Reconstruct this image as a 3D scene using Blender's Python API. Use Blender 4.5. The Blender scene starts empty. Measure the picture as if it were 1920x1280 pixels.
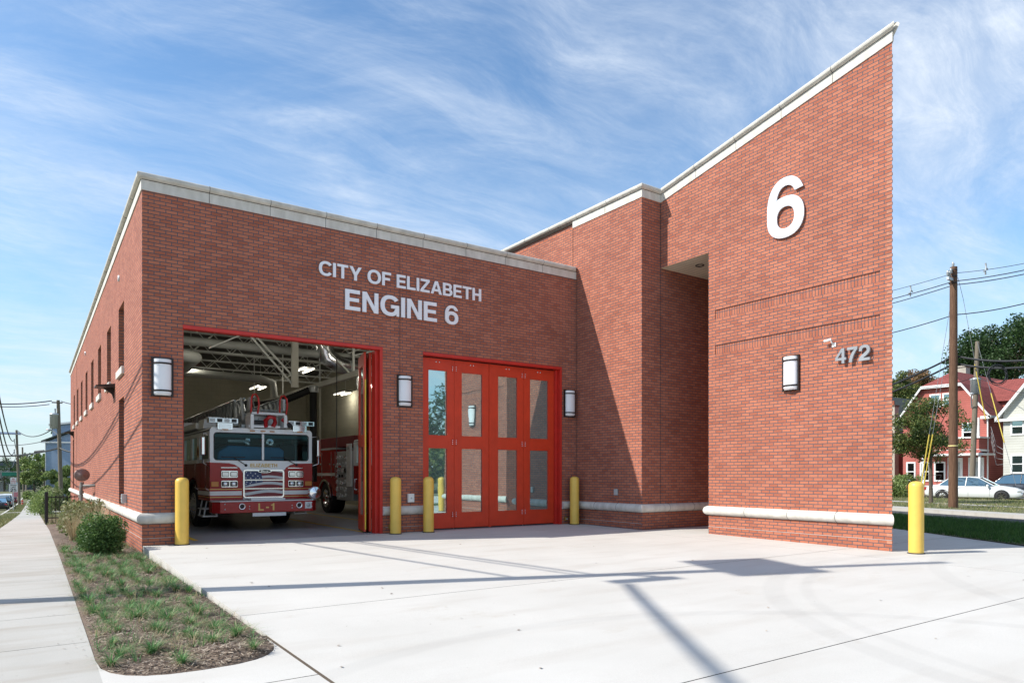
import bpy, math, random
from mathutils import Vector, Matrix
random.seed(7)
S = bpy.context.scene
COL = S.collection
R = math.radians
# ------------------------------------------------------------------ camera model (metres, world axes along the station walls)
FPX, HY, CAMH = 1301.0, 889.0, 1.35
TH = R(34.6); CT, ST = math.cos(TH), math.sin(TH)
CX, CY = -1.69, -14.75
def at(px, py, Z):
    l = (px - 960) / FPX * Z
    return Vector((CX + l*CT + Z*ST, CY - l*ST + Z*CT, CAMH - (py - HY)/FPX*Z))
PROF = [(-900, -.07), (-8.4, -.07), (0, -.12), (10, -.30), (25, -.85), (55, -1.9), (120, -3.4), (200, -4.4), (600, -6.5), (6000, -6.5)]
def gy(Y):
    for a, b in zip(PROF, PROF[1:]):
        if a[0] <= Y <= b[0]: return a[1] + (b[1]-a[1])*(Y-a[0])/(b[0]-a[0])
    return -6.5
def GG(px, py):
    z = 0
    for i in range(40):
        z = .5*z + .5*gy(at(px, py, (CAMH-z)*FPX/(py-HY)).y)
    return at(px, py, (CAMH-z)*FPX/(py-HY))
def ap(Y): return .008*Y if Y < 0 else 0.0        # apron falls gently to the street

# ------------------------------------------------------------------ materials
MATS = {}
def nm(name):
    m = bpy.data.materials.new(name); m.use_nodes = True
    nt = m.node_tree; return m, nt, nt.nodes, nt.links, nt.nodes['Principled BSDF']
def mat(name, col, rough=.6, metal=0, var=.12, scale=3.0, bump=0, bscale=60, spec=.5, coat=0, col2=None, stretch=None):
    if name in MATS: return MATS[name]
    m, nt, N, L, B = nm(name)
    B.inputs['Roughness'].default_value = rough; B.inputs['Metallic'].default_value = metal
    B.inputs['Specular IOR Level'].default_value = spec
    if coat: B.inputs['Coat Weight'].default_value = coat; B.inputs['Coat Roughness'].default_value = .06
    tc = N.new('ShaderNodeTexCoord'); no = N.new('ShaderNodeTexNoise')
    no.inputs['Scale'].default_value = scale; no.inputs['Detail'].default_value = 6
    src = tc.outputs['Object']
    if stretch:
        mp = N.new('ShaderNodeMapping'); mp.inputs['Scale'].default_value = stretch
        L.new(src, mp.inputs['Vector']); src = mp.outputs['Vector']
    L.new(src, no.inputs['Vector'])
    mx = N.new('ShaderNodeMix'); mx.data_type = 'RGBA'
    c2 = col2 if col2 else tuple(min(1, c*(1+var)) for c in col)
    c1 = col if col2 else tuple(c*(1-var) for c in col)
    mx.inputs[6].default_value = (*c1, 1); mx.inputs[7].default_value = (*c2, 1)
    mr = N.new('ShaderNodeMapRange'); mr.inputs[1].default_value = .3; mr.inputs[2].default_value = .7
    L.new(no.outputs['Fac'], mr.inputs[0]); L.new(mr.outputs[0], mx.inputs[0]); L.new(mx.outputs[2], B.inputs['Base Color'])
    if bump:
        n2 = N.new('ShaderNodeTexNoise'); n2.inputs['Scale'].default_value = bscale; n2.inputs['Detail'].default_value = 4
        L.new(tc.outputs['Object'], n2.inputs['Vector'])
        bp = N.new('ShaderNodeBump'); bp.inputs['Strength'].default_value = bump; bp.inputs['Distance'].default_value = .01
        L.new(n2.outputs['Fac'], bp.inputs['Height']); L.new(bp.outputs['Normal'], B.inputs['Normal'])
    MATS[name] = m; return m
def brickmat(name, w, h, swap=False, c1=(.405, .142, .082), c2=(.285, .082, .046), mortar=(.072, .080, .096), ms=.0074, off=.5):
    m, nt, N, L, B = nm(name)
    uv = N.new('ShaderNodeUVMap'); br = N.new('ShaderNodeTexBrick')
    mp = N.new('ShaderNodeMapping')
    if swap: mp.inputs['Rotation'].default_value = (0, 0, R(90))
    L.new(uv.outputs['UV'], mp.inputs['Vector']); L.new(mp.outputs['Vector'], br.inputs['Vector'])
    br.offset = off; br.inputs['Scale'].default_value = 1
    br.inputs['Brick Width'].default_value = w; br.inputs['Row Height'].default_value = h
    br.inputs['Mortar Size'].default_value = ms; br.inputs['Mortar Smooth'].default_value = .1; br.inputs['Bias'].default_value = -.25
    br.inputs['Color1'].default_value = (*c1, 1); br.inputs['Color2'].default_value = (*c2, 1); br.inputs['Mortar'].default_value = (*mortar, 1)
    # large tonal drift, small speckle and a few pale efflorescence patches
    no = N.new('ShaderNodeTexNoise'); no.inputs['Scale'].default_value = .9; no.inputs['Detail'].default_value = 8
    L.new(uv.outputs['UV'], no.inputs['Vector'])
    n2 = N.new('ShaderNodeTexNoise'); n2.inputs['Scale'].default_value = 38; n2.inputs['Detail'].default_value = 3
    L.new(uv.outputs['UV'], n2.inputs['Vector'])
    hsv = N.new('ShaderNodeHueSaturation'); L.new(br.outputs['Color'], hsv.inputs['Color'])
    ma = N.new('ShaderNodeMath'); ma.operation = 'MULTIPLY_ADD'; L.new(no.outputs['Fac'], ma.inputs[0]); ma.inputs[1].default_value = .5; ma.inputs[2].default_value = .55
    m2 = N.new('ShaderNodeMath'); m2.operation = 'MULTIPLY_ADD'; L.new(n2.outputs['Fac'], m2.inputs[0]); m2.inputs[1].default_value = .5; L.new(ma.outputs[0], m2.inputs[2])
    L.new(m2.outputs[0], hsv.inputs['Value'])
    n3 = N.new('ShaderNodeTexNoise'); n3.inputs['Scale'].default_value = 3.1; n3.inputs['Detail'].default_value = 9; n3.inputs['Roughness'].default_value = .7
    L.new(uv.outputs['UV'], n3.inputs['Vector'])
    mr = N.new('ShaderNodeMapRange'); mr.inputs[1].default_value = .60; mr.inputs[2].default_value = .85; mr.inputs[4].default_value = .13
    L.new(n3.outputs['Fac'], mr.inputs[0])
    mx = N.new('ShaderNodeMix'); mx.data_type = 'RGBA'; mx.inputs[7].default_value = (.40, .25, .20, 1)
    L.new(mr.outputs[0], mx.inputs[0]); L.new(hsv.outputs['Color'], mx.inputs[6]); L.new(mx.outputs[2], B.inputs['Base Color'])
    B.inputs['Roughness'].default_value = .85; B.inputs['Specular IOR Level'].default_value = .3
    bp = N.new('ShaderNodeBump'); bp.inputs['Strength'].default_value = .8; bp.inputs['Distance'].default_value = .006; bp.invert = True
    L.new(br.outputs['Fac'], bp.inputs['Height'])
    b2 = N.new('ShaderNodeBump'); b2.inputs['Strength'].default_value = .25; b2.inputs['Distance'].default_value = .004
    L.new(n2.outputs['Fac'], b2.inputs['Height']); L.new(bp.outputs['Normal'], b2.inputs['Normal']); L.new(b2.outputs['Normal'], B.inputs['Normal'])
    MATS[name] = m; return m
BW, BH = .2032, .0677
BRICK = brickmat('brick', BW, BH)
SOLDIER = brickmat('soldier_brick', .2032, BH, swap=True, off=0)
CMU = brickmat('painted_block', .4064, .2032, c1=(.44, .42, .33), c2=(.42, .40, .31), mortar=(.31, .30, .24), ms=.004)
SIDPK = brickmat('pink_siding', 60, .145, c1=(.39, .118, .095), c2=(.37, .110, .090), mortar=(.16, .045, .045), ms=.008)
SIDBE = brickmat('cream_siding', 60, .16, c1=(.50, .50, .45), c2=(.48, .48, .43), mortar=(.36, .34, .27), ms=.008)
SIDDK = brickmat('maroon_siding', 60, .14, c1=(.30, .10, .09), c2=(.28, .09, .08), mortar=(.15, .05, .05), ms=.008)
SIDBL = brickmat('blue_siding', 60, .2, c1=(.28, .36, .48), c2=(.27, .35, .46), mortar=(.2, .26, .36), ms=.008)
SLAT = brickmat('soffit_slat', 60, .1, c1=(.62, .55, .42), c2=(.60, .53, .41), mortar=(.22, .19, .15), ms=.008)
SHING = brickmat('red_shingle', .35, .14, c1=(.25, .068, .058), c2=(.19, .052, .045), mortar=(.09, .02, .02), ms=.007)
SHDK = brickmat('dark_shingle', .35, .14, c1=(.06, .075, .07), c2=(.045, .055, .05), mortar=(.02, .02, .02), ms=.007)
PAVR = brickmat('stoop_brick', .2, .07, c1=(.30, .13, .09), c2=(.22, .10, .07), mortar=(.3, .27, .24))
STONE = mat('limestone', (.50, .48, .43), .8, col2=(.66, .64, .59), scale=3.5, bump=.35, bscale=90, stretch=(2, 2, .7))
STONEW = mat('weathered_limestone', (.46, .44, .39), .85, col2=(.62, .60, .54), scale=6, bump=.3)
DARKJ = mat('sealant', (.03, .03, .035), .8)
def concrete(name, c1, c2, c3, st=.5, tyres=False):
    m, nt, N, L, B = nm(name)
    tc = N.new('ShaderNodeTexCoord')
    a = N.new('ShaderNodeTexNoise'); a.inputs['Scale'].default_value = .55; a.inputs['Detail'].default_value = 10; a.inputs['Roughness'].default_value = .62
    L.new(tc.outputs['Object'], a.inputs['Vector'])
    mp = N.new('ShaderNodeMapping'); mp.inputs['Scale'].default_value = (.35, 1.6, 1); mp.inputs['Rotation'].default_value = (0, 0, R(6)); L.new(tc.outputs['Object'], mp.inputs['Vector'])
    b = N.new('ShaderNodeTexNoise'); b.inputs['Scale'].default_value = 1.6; b.inputs['Detail'].default_value = 8; L.new(mp.outputs['Vector'], b.inputs['Vector'])
    m1 = N.new('ShaderNodeMix'); m1.data_type = 'RGBA'; m1.inputs[6].default_value = (*c1, 1); m1.inputs[7].default_value = (*c2, 1)
    r1 = N.new('ShaderNodeMapRange'); r1.inputs[1].default_value = .35; r1.inputs[2].default_value = .68; L.new(a.outputs['Fac'], r1.inputs[0]); L.new(r1.outputs[0], m1.inputs[0])
    m2 = N.new('ShaderNodeMix'); m2.data_type = 'RGBA'; m2.inputs[7].default_value = (*c3, 1)
    r2 = N.new('ShaderNodeMapRange'); r2.inputs[1].default_value = .50; r2.inputs[2].default_value = .74; r2.inputs[4].default_value = st; L.new(b.outputs['Fac'], r2.inputs[0]); L.new(r2.outputs[0], m2.inputs[0])
    L.new(m1.outputs[2], m2.inputs[6])
    # sparse rusty stains
    sn = N.new('ShaderNodeTexNoise'); sn.inputs['Scale'].default_value = .9; sn.inputs['Detail'].default_value = 9; sn.inputs['Roughness'].default_value = .72
    smp = N.new('ShaderNodeMapping'); smp.inputs['Location'].default_value = (7, 3, 0); smp.inputs['Scale'].default_value = (.8, 1.3, 1); L.new(tc.outputs['Object'], smp.inputs['Vector']); L.new(smp.outputs['Vector'], sn.inputs['Vector'])
    sr = N.new('ShaderNodeMapRange'); sr.inputs[1].default_value = .60; sr.inputs[2].default_value = .74; sr.inputs[4].default_value = .5; L.new(sn.outputs['Fac'], sr.inputs[0])
    ms_ = N.new('ShaderNodeMix'); ms_.data_type = 'RGBA'; ms_.inputs[7].default_value = (.42, .36, .28, 1); L.new(sr.outputs[0], ms_.inputs[0]); L.new(m2.outputs[2], ms_.inputs[6]); m2 = ms_
    # small dark specks / aggregate
    v = N.new('ShaderNodeTexVoronoi'); v.inputs['Scale'].default_value = 5.5; L.new(tc.outputs['Object'], v.inputs['Vector'])
    r3 = N.new('ShaderNodeMapRange'); r3.inputs[1].default_value = .035; r3.inputs[2].default_value = .07; r3.inputs[3].default_value = .45; r3.inputs[4].default_value = 0; L.new(v.outputs['Distance'], r3.inputs[0])
    wn = N.new('ShaderNodeTexNoise'); wn.inputs['Scale'].default_value = 1.7; L.new(tc.outputs['Object'], wn.inputs['Vector'])
    r4 = N.new('ShaderNodeMapRange'); r4.inputs[1].default_value = .56; r4.inputs[2].default_value = .6; L.new(wn.outputs['Fac'], r4.inputs[0])
    mm = N.new('ShaderNodeMath'); mm.operation = 'MULTIPLY'; L.new(r3.outputs[0], mm.inputs[0]); L.new(r4.outputs[0], mm.inputs[1])
    m3 = N.new('ShaderNodeMix'); m3.data_type = 'RGBA'; m3.inputs[7].default_value = (.16, .14, .12, 1); L.new(mm.outputs[0], m3.inputs[0]); L.new(m2.outputs[2], m3.inputs[6])
    fine = N.new('ShaderNodeTexNoise'); fine.inputs['Scale'].default_value = 140; fine.inputs['Detail'].default_value = 3; L.new(tc.outputs['Object'], fine.inputs['Vector'])
    hs = N.new('ShaderNodeHueSaturation'); fm = N.new('ShaderNodeMath'); fm.operation = 'MULTIPLY_ADD'; fm.inputs[1].default_value = .3; fm.inputs[2].default_value = .85
    L.new(fine.outputs['Fac'], fm.inputs[0]); L.new(fm.outputs[0], hs.inputs['Value']); L.new(m3.outputs[2], hs.inputs['Color'])
    fin = hs.outputs['Color']
    if tyres:           # faint curved tyre scuffs
        for cx_, cy_, ra, rb in ((9.5, -14.5, 6.05, 6.30), (9.5, -14.5, 5.72, 5.86), (13.5, -17.0, 8.1, 8.35), (2.0, -14.0, 4.4, 4.6)):
            vm = N.new('ShaderNodeVectorMath'); vm.operation = 'DISTANCE'; L.new(tc.outputs['Object'], vm.inputs[0]); vm.inputs[1].default_value = (cx_, cy_, -.08)
            a1 = N.new('ShaderNodeMapRange'); a1.inputs[1].default_value = ra-.03; a1.inputs[2].default_value = ra+.03; L.new(vm.outputs['Value'], a1.inputs[0])
            a2 = N.new('ShaderNodeMapRange'); a2.inputs[1].default_value = rb-.03; a2.inputs[2].default_value = rb+.03; a2.inputs[3].default_value = 1; a2.inputs[4].default_value = 0; L.new(vm.outputs['Value'], a2.inputs[0])
            a3 = N.new('ShaderNodeMath'); a3.operation = 'MULTIPLY'; L.new(a1.outputs[0], a3.inputs[0]); L.new(a2.outputs[0], a3.inputs[1])
            a4 = N.new('ShaderNodeMath'); a4.operation = 'MULTIPLY'; L.new(a3.outputs[0], a4.inputs[0]); L.new(b.outputs["Fac"], a4.inputs[1])
            a5 = N.new('ShaderNodeMath'); a5.operation = 'MULTIPLY'; a5.inputs[1].default_value = .30; L.new(a4.outputs[0], a5.inputs[0])
            mt = N.new('ShaderNodeMix'); mt.data_type = 'RGBA'; mt.inputs[7].default_value = (.34, .33, .31, 1); L.new(a5.outputs[0], mt.inputs[0]); L.new(fin, mt.inputs[6]); fin = mt.outputs[2]
    # broom finish
    mpb = N.new('ShaderNodeMapping'); mpb.inputs['Scale'].default_value = (2, 90, 1); L.new(tc.outputs['Object'], mpb.inputs['Vector'])
    bn = N.new('ShaderNodeTexNoise'); bn.inputs['Scale'].default_value = 2; bn.inputs['Detail'].default_value = 4; L.new(mpb.outputs['Vector'], bn.inputs['Vector'])
    bp = N.new('ShaderNodeBump'); bp.inputs['Strength'].default_value = .35; bp.inputs['Distance'].default_value = .004; L.new(bn.outputs['Fac'], bp.inputs['Height'])
    L.new(bp.outputs['Normal'], B.inputs['Normal']); L.new(fin, B.inputs['Base Color']); B.inputs['Roughness'].default_value = .85; B.inputs['Specular IOR Level'].default_value = .3
    MATS[name] = m; return m
CONC = concrete('apron_concrete', (.535, .515, .475), (.59, .57, .53), (.44, .40, .35), .40, True)
WALKC = concrete('sidewalk_concrete', (.41, .395, .36), (.48, .465, .43), (.33, .29, .24), .7)
FLOORC = mat('bay_floor_concrete', (.34, .35, .38), .30, col2=(.44, .45, .47), scale=1.3, bump=.1)
ASPH = mat('asphalt', (.05, .05, .052), .9, col2=(.08, .08, .082), scale=4, bump=.5)
RED = mat('red_door_paint', (.56, .040, .010), .42, var=.10, scale=3, bump=.05)
REDL = mat('red_primer_steel', (.50, .022, .013), .45, var=.1, scale=6)
YEL = mat('yellow_sleeve', (.76, .49, .09), .42, var=.06, scale=5, bump=.1)
BRONZE = mat('dark_bronze', (.035, .025, .022), .4, metal=.4)
DIFF = mat('opal_diffuser', (.78, .78, .80), .3, var=.02)
ALU = mat('brushed_aluminium', (.66, .67, .68), .42, metal=.25, var=.04, scale=30)
ALUD = mat('grey_painted_metal', (.46, .48, .49), .4, metal=.35, var=.06, scale=20)
CHROME = mat('chrome', (.8, .8, .82), .12, metal=1, var=.02)
BLACK = mat('black_rubber', (.012, .012, .013), .6)
BLKM = mat('black_metal', (.02, .02, .022), .4, metal=.3)
TRED = mat('truck_red', (.36, .012, .014), .22, var=.04, spec=.3, coat=.2)
TWHT = mat('truck_white', (.84, .86, .87), .3, var=.02, coat=.2)
GOLD = mat('gold_leaf', (.62, .42, .14), .35, metal=.3)
WHT = mat('white_paint', (.74, .74, .72), .5, var=.04)
CREAM = mat('cream_steel', (.52, .51, .44), .5, var=.05)
LETM = mat('sign_letter_silver', (.80, .80, .83), .4, metal=.1, var=.02)
NUMG = mat('big_numeral_silver', (.60, .63, .66), .45, metal=.15, var=.03)
JOIST = mat('joist_paint', (.72, .74, .70), .55, var=.06)
DECK = mat('roof_deck', (.10, .10, .09), .7, var=.1)
FOIL = mat('foil_duct', (.75, .76, .78), .22, metal=1, var=.1, bump=1.0, bscale=9)
WOODP = mat('pole_wood', (.085, .040, .022), .9, col2=(.17, .095, .055), scale=5, bump=.6, bscale=30, stretch=(6, 6, .5))
WOODG = mat('weathered_pole_wood', (.13, .105, .075), .9, col2=(.21, .175, .13), scale=5, bump=.6, bscale=30, stretch=(6, 6, .5))
WIRE = mat('cable_black', (.018, .02, .024), .6)
BARK = mat('bark', (.10, .08, .06), .95, var=.3, scale=12, bump=.8)
NAVY = mat('flag_navy', (.02, .04, .13), .4)
FRED = mat('flag_red', (.20, .01, .018), .4)
FWHT = mat('flag_silver', (.50, .52, .54), .4, metal=.2)
AMBER = mat('amber_lens', (.55, .20, .03), .25)
REDLENS = mat('red_lens', (.45, .02, .02), .2)
CLEARL = mat('clear_lens', (.72, .74, .76), .08, metal=.6)
BLUI = mat('blue_dash_cover', (.04, .26, .50), .5)
DIRT = mat('planting_soil', (.085, .055, .040), .95, col2=(.20, .15, .11), scale=14, bump=1, bscale=50)
GRASSG = mat('ground_grass', (.075, .10, .03), .95, col2=(.17, .15, .075), scale=1.2, bump=.8, bscale=25)
def glassy(name, tint, rough=.02, f=.5, fm=1.0, haze=0):
    m, nt, N, L, B = nm(name); N.remove(B); out = N['Material Output']
    g = N.new('ShaderNodeBsdfGlossy'); g.inputs['Roughness'].default_value = rough; g.inputs['Color'].default_value = (.68, .92, .93, 1)
    t = N.new('ShaderNodeBsdfTransparent'); t.inputs['Color'].default_value = (*tint, 1)
    lw = N.new('ShaderNodeLayerWeight'); lw.inputs['Blend'].default_value = .35
    mr = N.new('ShaderNodeMapRange'); mr.inputs[3].default_value = f; mr.inputs[4].default_value = fm; L.new(lw.outputs['Fresnel'], mr.inputs[0])
    mx = N.new('ShaderNodeMixShader'); L.new(mr.outputs[0], mx.inputs[0]); L.new(t.outputs[0], mx.inputs[1]); L.new(g.outputs[0], mx.inputs[2]); L.new(mx.outputs[0], out.inputs['Surface'])
    if haze:            # thin film painting pale, washed-out reflections into the pane
        df = N.new('ShaderNodeBsdfDiffuse'); df.inputs['Color'].default_value = (.38, .56, .56, 1); m2 = N.new('ShaderNodeMixShader'); m2.inputs[0].default_value = haze
        L.new(mx.outputs[0], m2.inputs[1]); L.new(df.outputs[0], m2.inputs[2]); L.new(m2.outputs[0], out.inputs['Surface'])
    tc = N.new('ShaderNodeTexCoord'); no = N.new('ShaderNodeTexNoise'); no.inputs['Scale'].default_value = 1.6; L.new(tc.outputs['Object'], no.inputs['Vector'])
    bp = N.new('ShaderNodeBump'); bp.inputs['Strength'].default_value = .06; bp.inputs['Distance'].default_value = .02; L.new(no.outputs['Fac'], bp.inputs['Height']); L.new(bp.outputs['Normal'], g.inputs['Normal'])
    MATS[name] = m; return m
DGLASS = glassy('door_glass', (.16, .21, .20), .015, .66, 1.0, .17)
WGLASS = glassy('windshield_glass', (.42, .54, .56), .01, .01, .18)
HGLASS = glassy('house_window_glass', (.12, .14, .15), .03, .35)
def emis(name, col, st):
    m, nt, N, L, B = nm(name); B.inputs['Base Color'].default_value = (*col, 1); B.inputs['Emission Color'].default_value = (*col, 1); B.inputs['Emission Strength'].default_value = st
    MATS[name] = m; return m
TUBE = emis('lit_tube', (1, .95, .83), 1.15)
LAD = mat('ladder_metal', (.27, .29, .30), .35, metal=.6, var=.1, scale=20)
DUCT = mat('duct_paint', (.36, .37, .34), .5)
def leafmat(name, c1, c2, c3, tr=.35):
    m, nt, N, L, B = nm(name); out = N['Material Output']
    ge = N.new('ShaderNodeNewGeometry'); no = N.new('ShaderNodeTexNoise'); no.inputs['Scale'].default_value = 1.3; no.inputs['Detail'].default_value = 3; L.new(ge.outputs['Position'], no.inputs['Vector'])
    cr = N.new('ShaderNodeValToRGB'); e = cr.color_ramp.elements; e[0].color = (*c1, 1); e[1].color = (*c2, 1); e[0].position = .25; e[1].position = .6
    x = cr.color_ramp.elements.new(.85); x.color = (*c3, 1)
    ma = N.new('ShaderNodeMath'); ma.operation = 'MULTIPLY_ADD'; ma.inputs[1].default_value = .55; L.new(ge.outputs['Random Per Island'], ma.inputs[0])
    m2 = N.new('ShaderNodeMath'); m2.operation = 'MULTIPLY'; m2.inputs[1].default_value = .6; L.new(no.outputs['Fac'], m2.inputs[0]); L.new(m2.outputs[0], ma.inputs[2])
    L.new(ma.outputs[0], cr.inputs[0]); L.new(cr.outputs[0], B.inputs['Base Color']); B.inputs['Roughness'].default_value = .5; B.inputs['Specular IOR Level'].default_value = .35
    t = N.new('ShaderNodeBsdfTranslucent'); L.new(cr.outputs[0], t.inputs['Color']); mx = N.new('ShaderNodeMixShader'); mx.inputs[0].default_value = tr
    L.new(B.outputs[0], mx.inputs[1]); L.new(t.outputs[0], mx.inputs[2]); L.new(mx.outputs[0], out.inputs['Surface'])
    MATS[name] = m; return m
LF_YEW = leafmat('yew_leaf', (.035, .08, .02), (.10, .19, .05), (.22, .33, .10))
LF_PALE = leafmat('pale_shrub_leaf', (.08, .11, .035), (.22, .26, .10), (.36, .35, .20))
LF_DRY = leafmat('dry_grass', (.30, .24, .13), (.48, .40, .24), (.55, .48, .32))
LF_LIR = leafmat('liriope_blade', (.05, .14, .045), (.11, .27, .085), (.24, .40, .15))
LF_LIN = leafmat('linden_leaf', (.04, .075, .018), (.10, .15, .04), (.24, .24, .07))
LF_DARK = leafmat('dark_tree_leaf', (.014, .035, .012), (.035, .075, .022), (.07, .13, .035))
LF_BRN = leafmat('turning_leaf', (.08, .085, .03), (.20, .13, .06), (.34, .18, .09))
LF_HEDGE = leafmat('hedge_leaf', (.07, .12, .03), (.20, .28, .08), (.36, .42, .16))
LF_LAWN = leafmat('lawn_blade', (.022, .065, .012), (.05, .13, .022), (.10, .20, .04))
LF_VERGE = leafmat('verge_blade', (.09, .14, .035), (.22, .24, .09), (.40, .34, .20))
CHIP = leafmat('mulch_chip', (.08, .055, .04), (.22, .165, .12), (.46, .38, .29), .0)

# ------------------------------------------------------------------ mesh builder
class MB:
    def __init__(s): s.v = []; s.f = []; s.m = []; s.sm = []
    def add(s, vs, fs, m, smooth=False):
        o = len(s.v); s.v.extend([tuple(v) for v in vs])
        for f in fs: s.f.append([o+i for i in f]); s.m.append(m); s.sm.append(smooth)
        return s
    def poly(s, pts, m): return s.add(pts, [list(range(len(pts)))], m)
    def box(s, x0, x1, y0, y1, z0, z1, m):
        v = [(x0,y0,z0),(x1,y0,z0),(x1,y1,z0),(x0,y1,z0),(x0,y0,z1),(x1,y0,z1),(x1,y1,z1),(x0,y1,z1)]
        return s.add(v, [(0,3,2,1),(4,5,6,7),(0,1,5,4),(1,2,6,5),(2,3,7,6),(3,0,4,7)], m)
    def obox(s, c, sz, rot, m):
        M = rot if isinstance(rot, Matrix) else Matrix.Rotation(rot, 3, 'Z')
        c = Vector(c); h = [q/2 for q in sz]
        v = [c + M @ Vector((a*h[0], b*h[1], d*h[2])) for d in (-1,1) for a,b in ((-1,-1),(1,-1),(1,1),(-1,1))]
        return s.add(v, [(0,3,2,1),(4,5,6,7),(0,1,5,4),(1,2,6,5),(2,3,7,6),(3,0,4,7)], m)
    def tube(s, p0, p1, r0, m, r1=None, n=10, cap=True):
        return s.path([p0, p1], [r0, r0 if r1 is None else r1], m, n, cap)
    def path(s, pts, r, m, n=8, cap=True):
        pts = [Vector(p) for p in pts]; k = len(pts)
        rs = r if isinstance(r, (list, tuple)) else [r]*k
        vs = []; ref = None
        for i, p in enumerate(pts):
            d = (pts[min(i+1,k-1)] - pts[max(i-1,0)]).normalized()
            if ref is None: ref = Vector((0,0,1)) if abs(d.z) < .9 else Vector((1,0,0))
            a = d.cross(ref)
            if a.length < 1e-4: a = d.cross(Vector((0,1,.3)))
            a.normalize(); b = d.cross(a); ref = -b if False else ref
            for j in range(n):
                t = 2*math.pi*j/n; vs.append(p + (a*math.cos(t) + b*math.sin(t))*rs[i])
        fs = []
        for i in range(k-1):
            for j in range(n):
                q = (j+1) % n; fs.append((i*n+j, i*n+q, (i+1)*n+q, (i+1)*n+j))
        s.add(vs, fs, m, n > 5)
        if cap:
            s.add(vs[:n], [list(range(n))], m); s.add(vs[-n:], [list(range(n))[::-1]], m)
        return s
    def lathe(s, prof, c, m, axis='z', n=20, smooth=True):
        c = Vector(c); vs = []
        for r, h in prof:
            for j in range(n):
                t = 2*math.pi*j/n; a, b = r*math.cos(t), r*math.sin(t)
                vs.append(c + (Vector((a,b,h)) if axis == 'z' else Vector((h,a,b)) if axis == 'x' else Vector((a,h,b))))
        fs = []
        for i in range(len(prof)-1):
            for j in range(n):
                q = (j+1) % n; fs.append((i*n+j, i*n+q, (i+1)*n+q, (i+1)*n+j))
        return s.add(vs, fs, m, smooth)
    def prism(s, pts, axis, a0, a1, m):      # 2D outline extruded along an axis
        def P(p, a): return (a, p[0], p[1]) if axis == 'x' else (p[0], a, p[1]) if axis == 'y' else (p[0], p[1], a)
        n = len(pts); v = [P(p, a0) for p in pts] + [P(p, a1) for p in pts]
        fs = [list(range(n))[::-1], list(range(n, 2*n))] + [(i, (i+1)%n, n+(i+1)%n, n+i) for i in range(n)]
        return s.add(v, fs, m)
    def build(s, name, parent=None, bevel=0, loc=None):
        me = bpy.data.meshes.new(name); me.from_pydata(s.v, [], s.f)
        ms = []
        for m in s.m:
            if m not in ms: ms.append(m)
        for m in ms: me.materials.append(m)
        me.polygons.foreach_set('material_index', [ms.index(m) for m in s.m])
        me.polygons.foreach_set('use_smooth', s.sm)
        if len(s.f) < 6000:
            uv = me.uv_layers.new(name='UVMap'); V = me.vertices
            for p in me.polygons:
                n = p.normal
                if abs(n.z) > .8:
                    for li in p.loop_indices: c = V[me.loops[li].vertex_index].co; uv.data[li].uv = (c.x, c.y)
                else:
                    t = Vector((-n.y, n.x, 0)).normalized(); o = .0508 if abs(n.x) > abs(n.y) else 0
                    k = 1/math.sqrt(max(.05, 1-n.z*n.z))
                    for li in p.loop_indices: c = V[me.loops[li].vertex_index].co; uv.data[li].uv = (c.dot(t)+o+.1016, c.z*k)
        o = bpy.data.objects.new(name, me); COL.objects.link(o)
        if parent: o.parent = parent
        if loc is not None: o.location = loc
        if bevel:
            b = o.modifiers.new('bevel', 'BEVEL'); b.width = bevel; b.segments = 2; b.limit_method = 'ANGLE'; b.angle_limit = R(40)
        return o
def tag(o, label, cat, group=None):
    o['label'] = label; o['category'] = cat
    if group: o['group'] = group
    return o
def empty(name, loc, label, cat, group=None, rz=0):
    o = bpy.data.objects.new(name, None); COL.objects.link(o); o.location = loc; o.rotation_euler = (0, 0, rz); o.empty_display_size = .2
    return tag(o, label, cat, group)
def struct(o): o['kind'] = 'structure'; return o
def copy_tree(o, parent=None):
    c = o.copy(); COL.objects.link(c)
    if parent: c.parent = parent
    for ch in list(o.children): copy_tree(ch, c)
    return c
CAPH = 720.0
def _se(cx, cy, rx, ry, a0, a1, n=14, e=2.25):
    out = []
    for i in range(n+1):
        t = R(a0 + (a1-a0)*i/n); c, s = math.cos(t), math.sin(t)
        out.append((cx + rx*math.copysign(abs(c)**(2/e), c), cy + ry*math.copysign(abs(s)**(2/e), s)))
    return out
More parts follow.
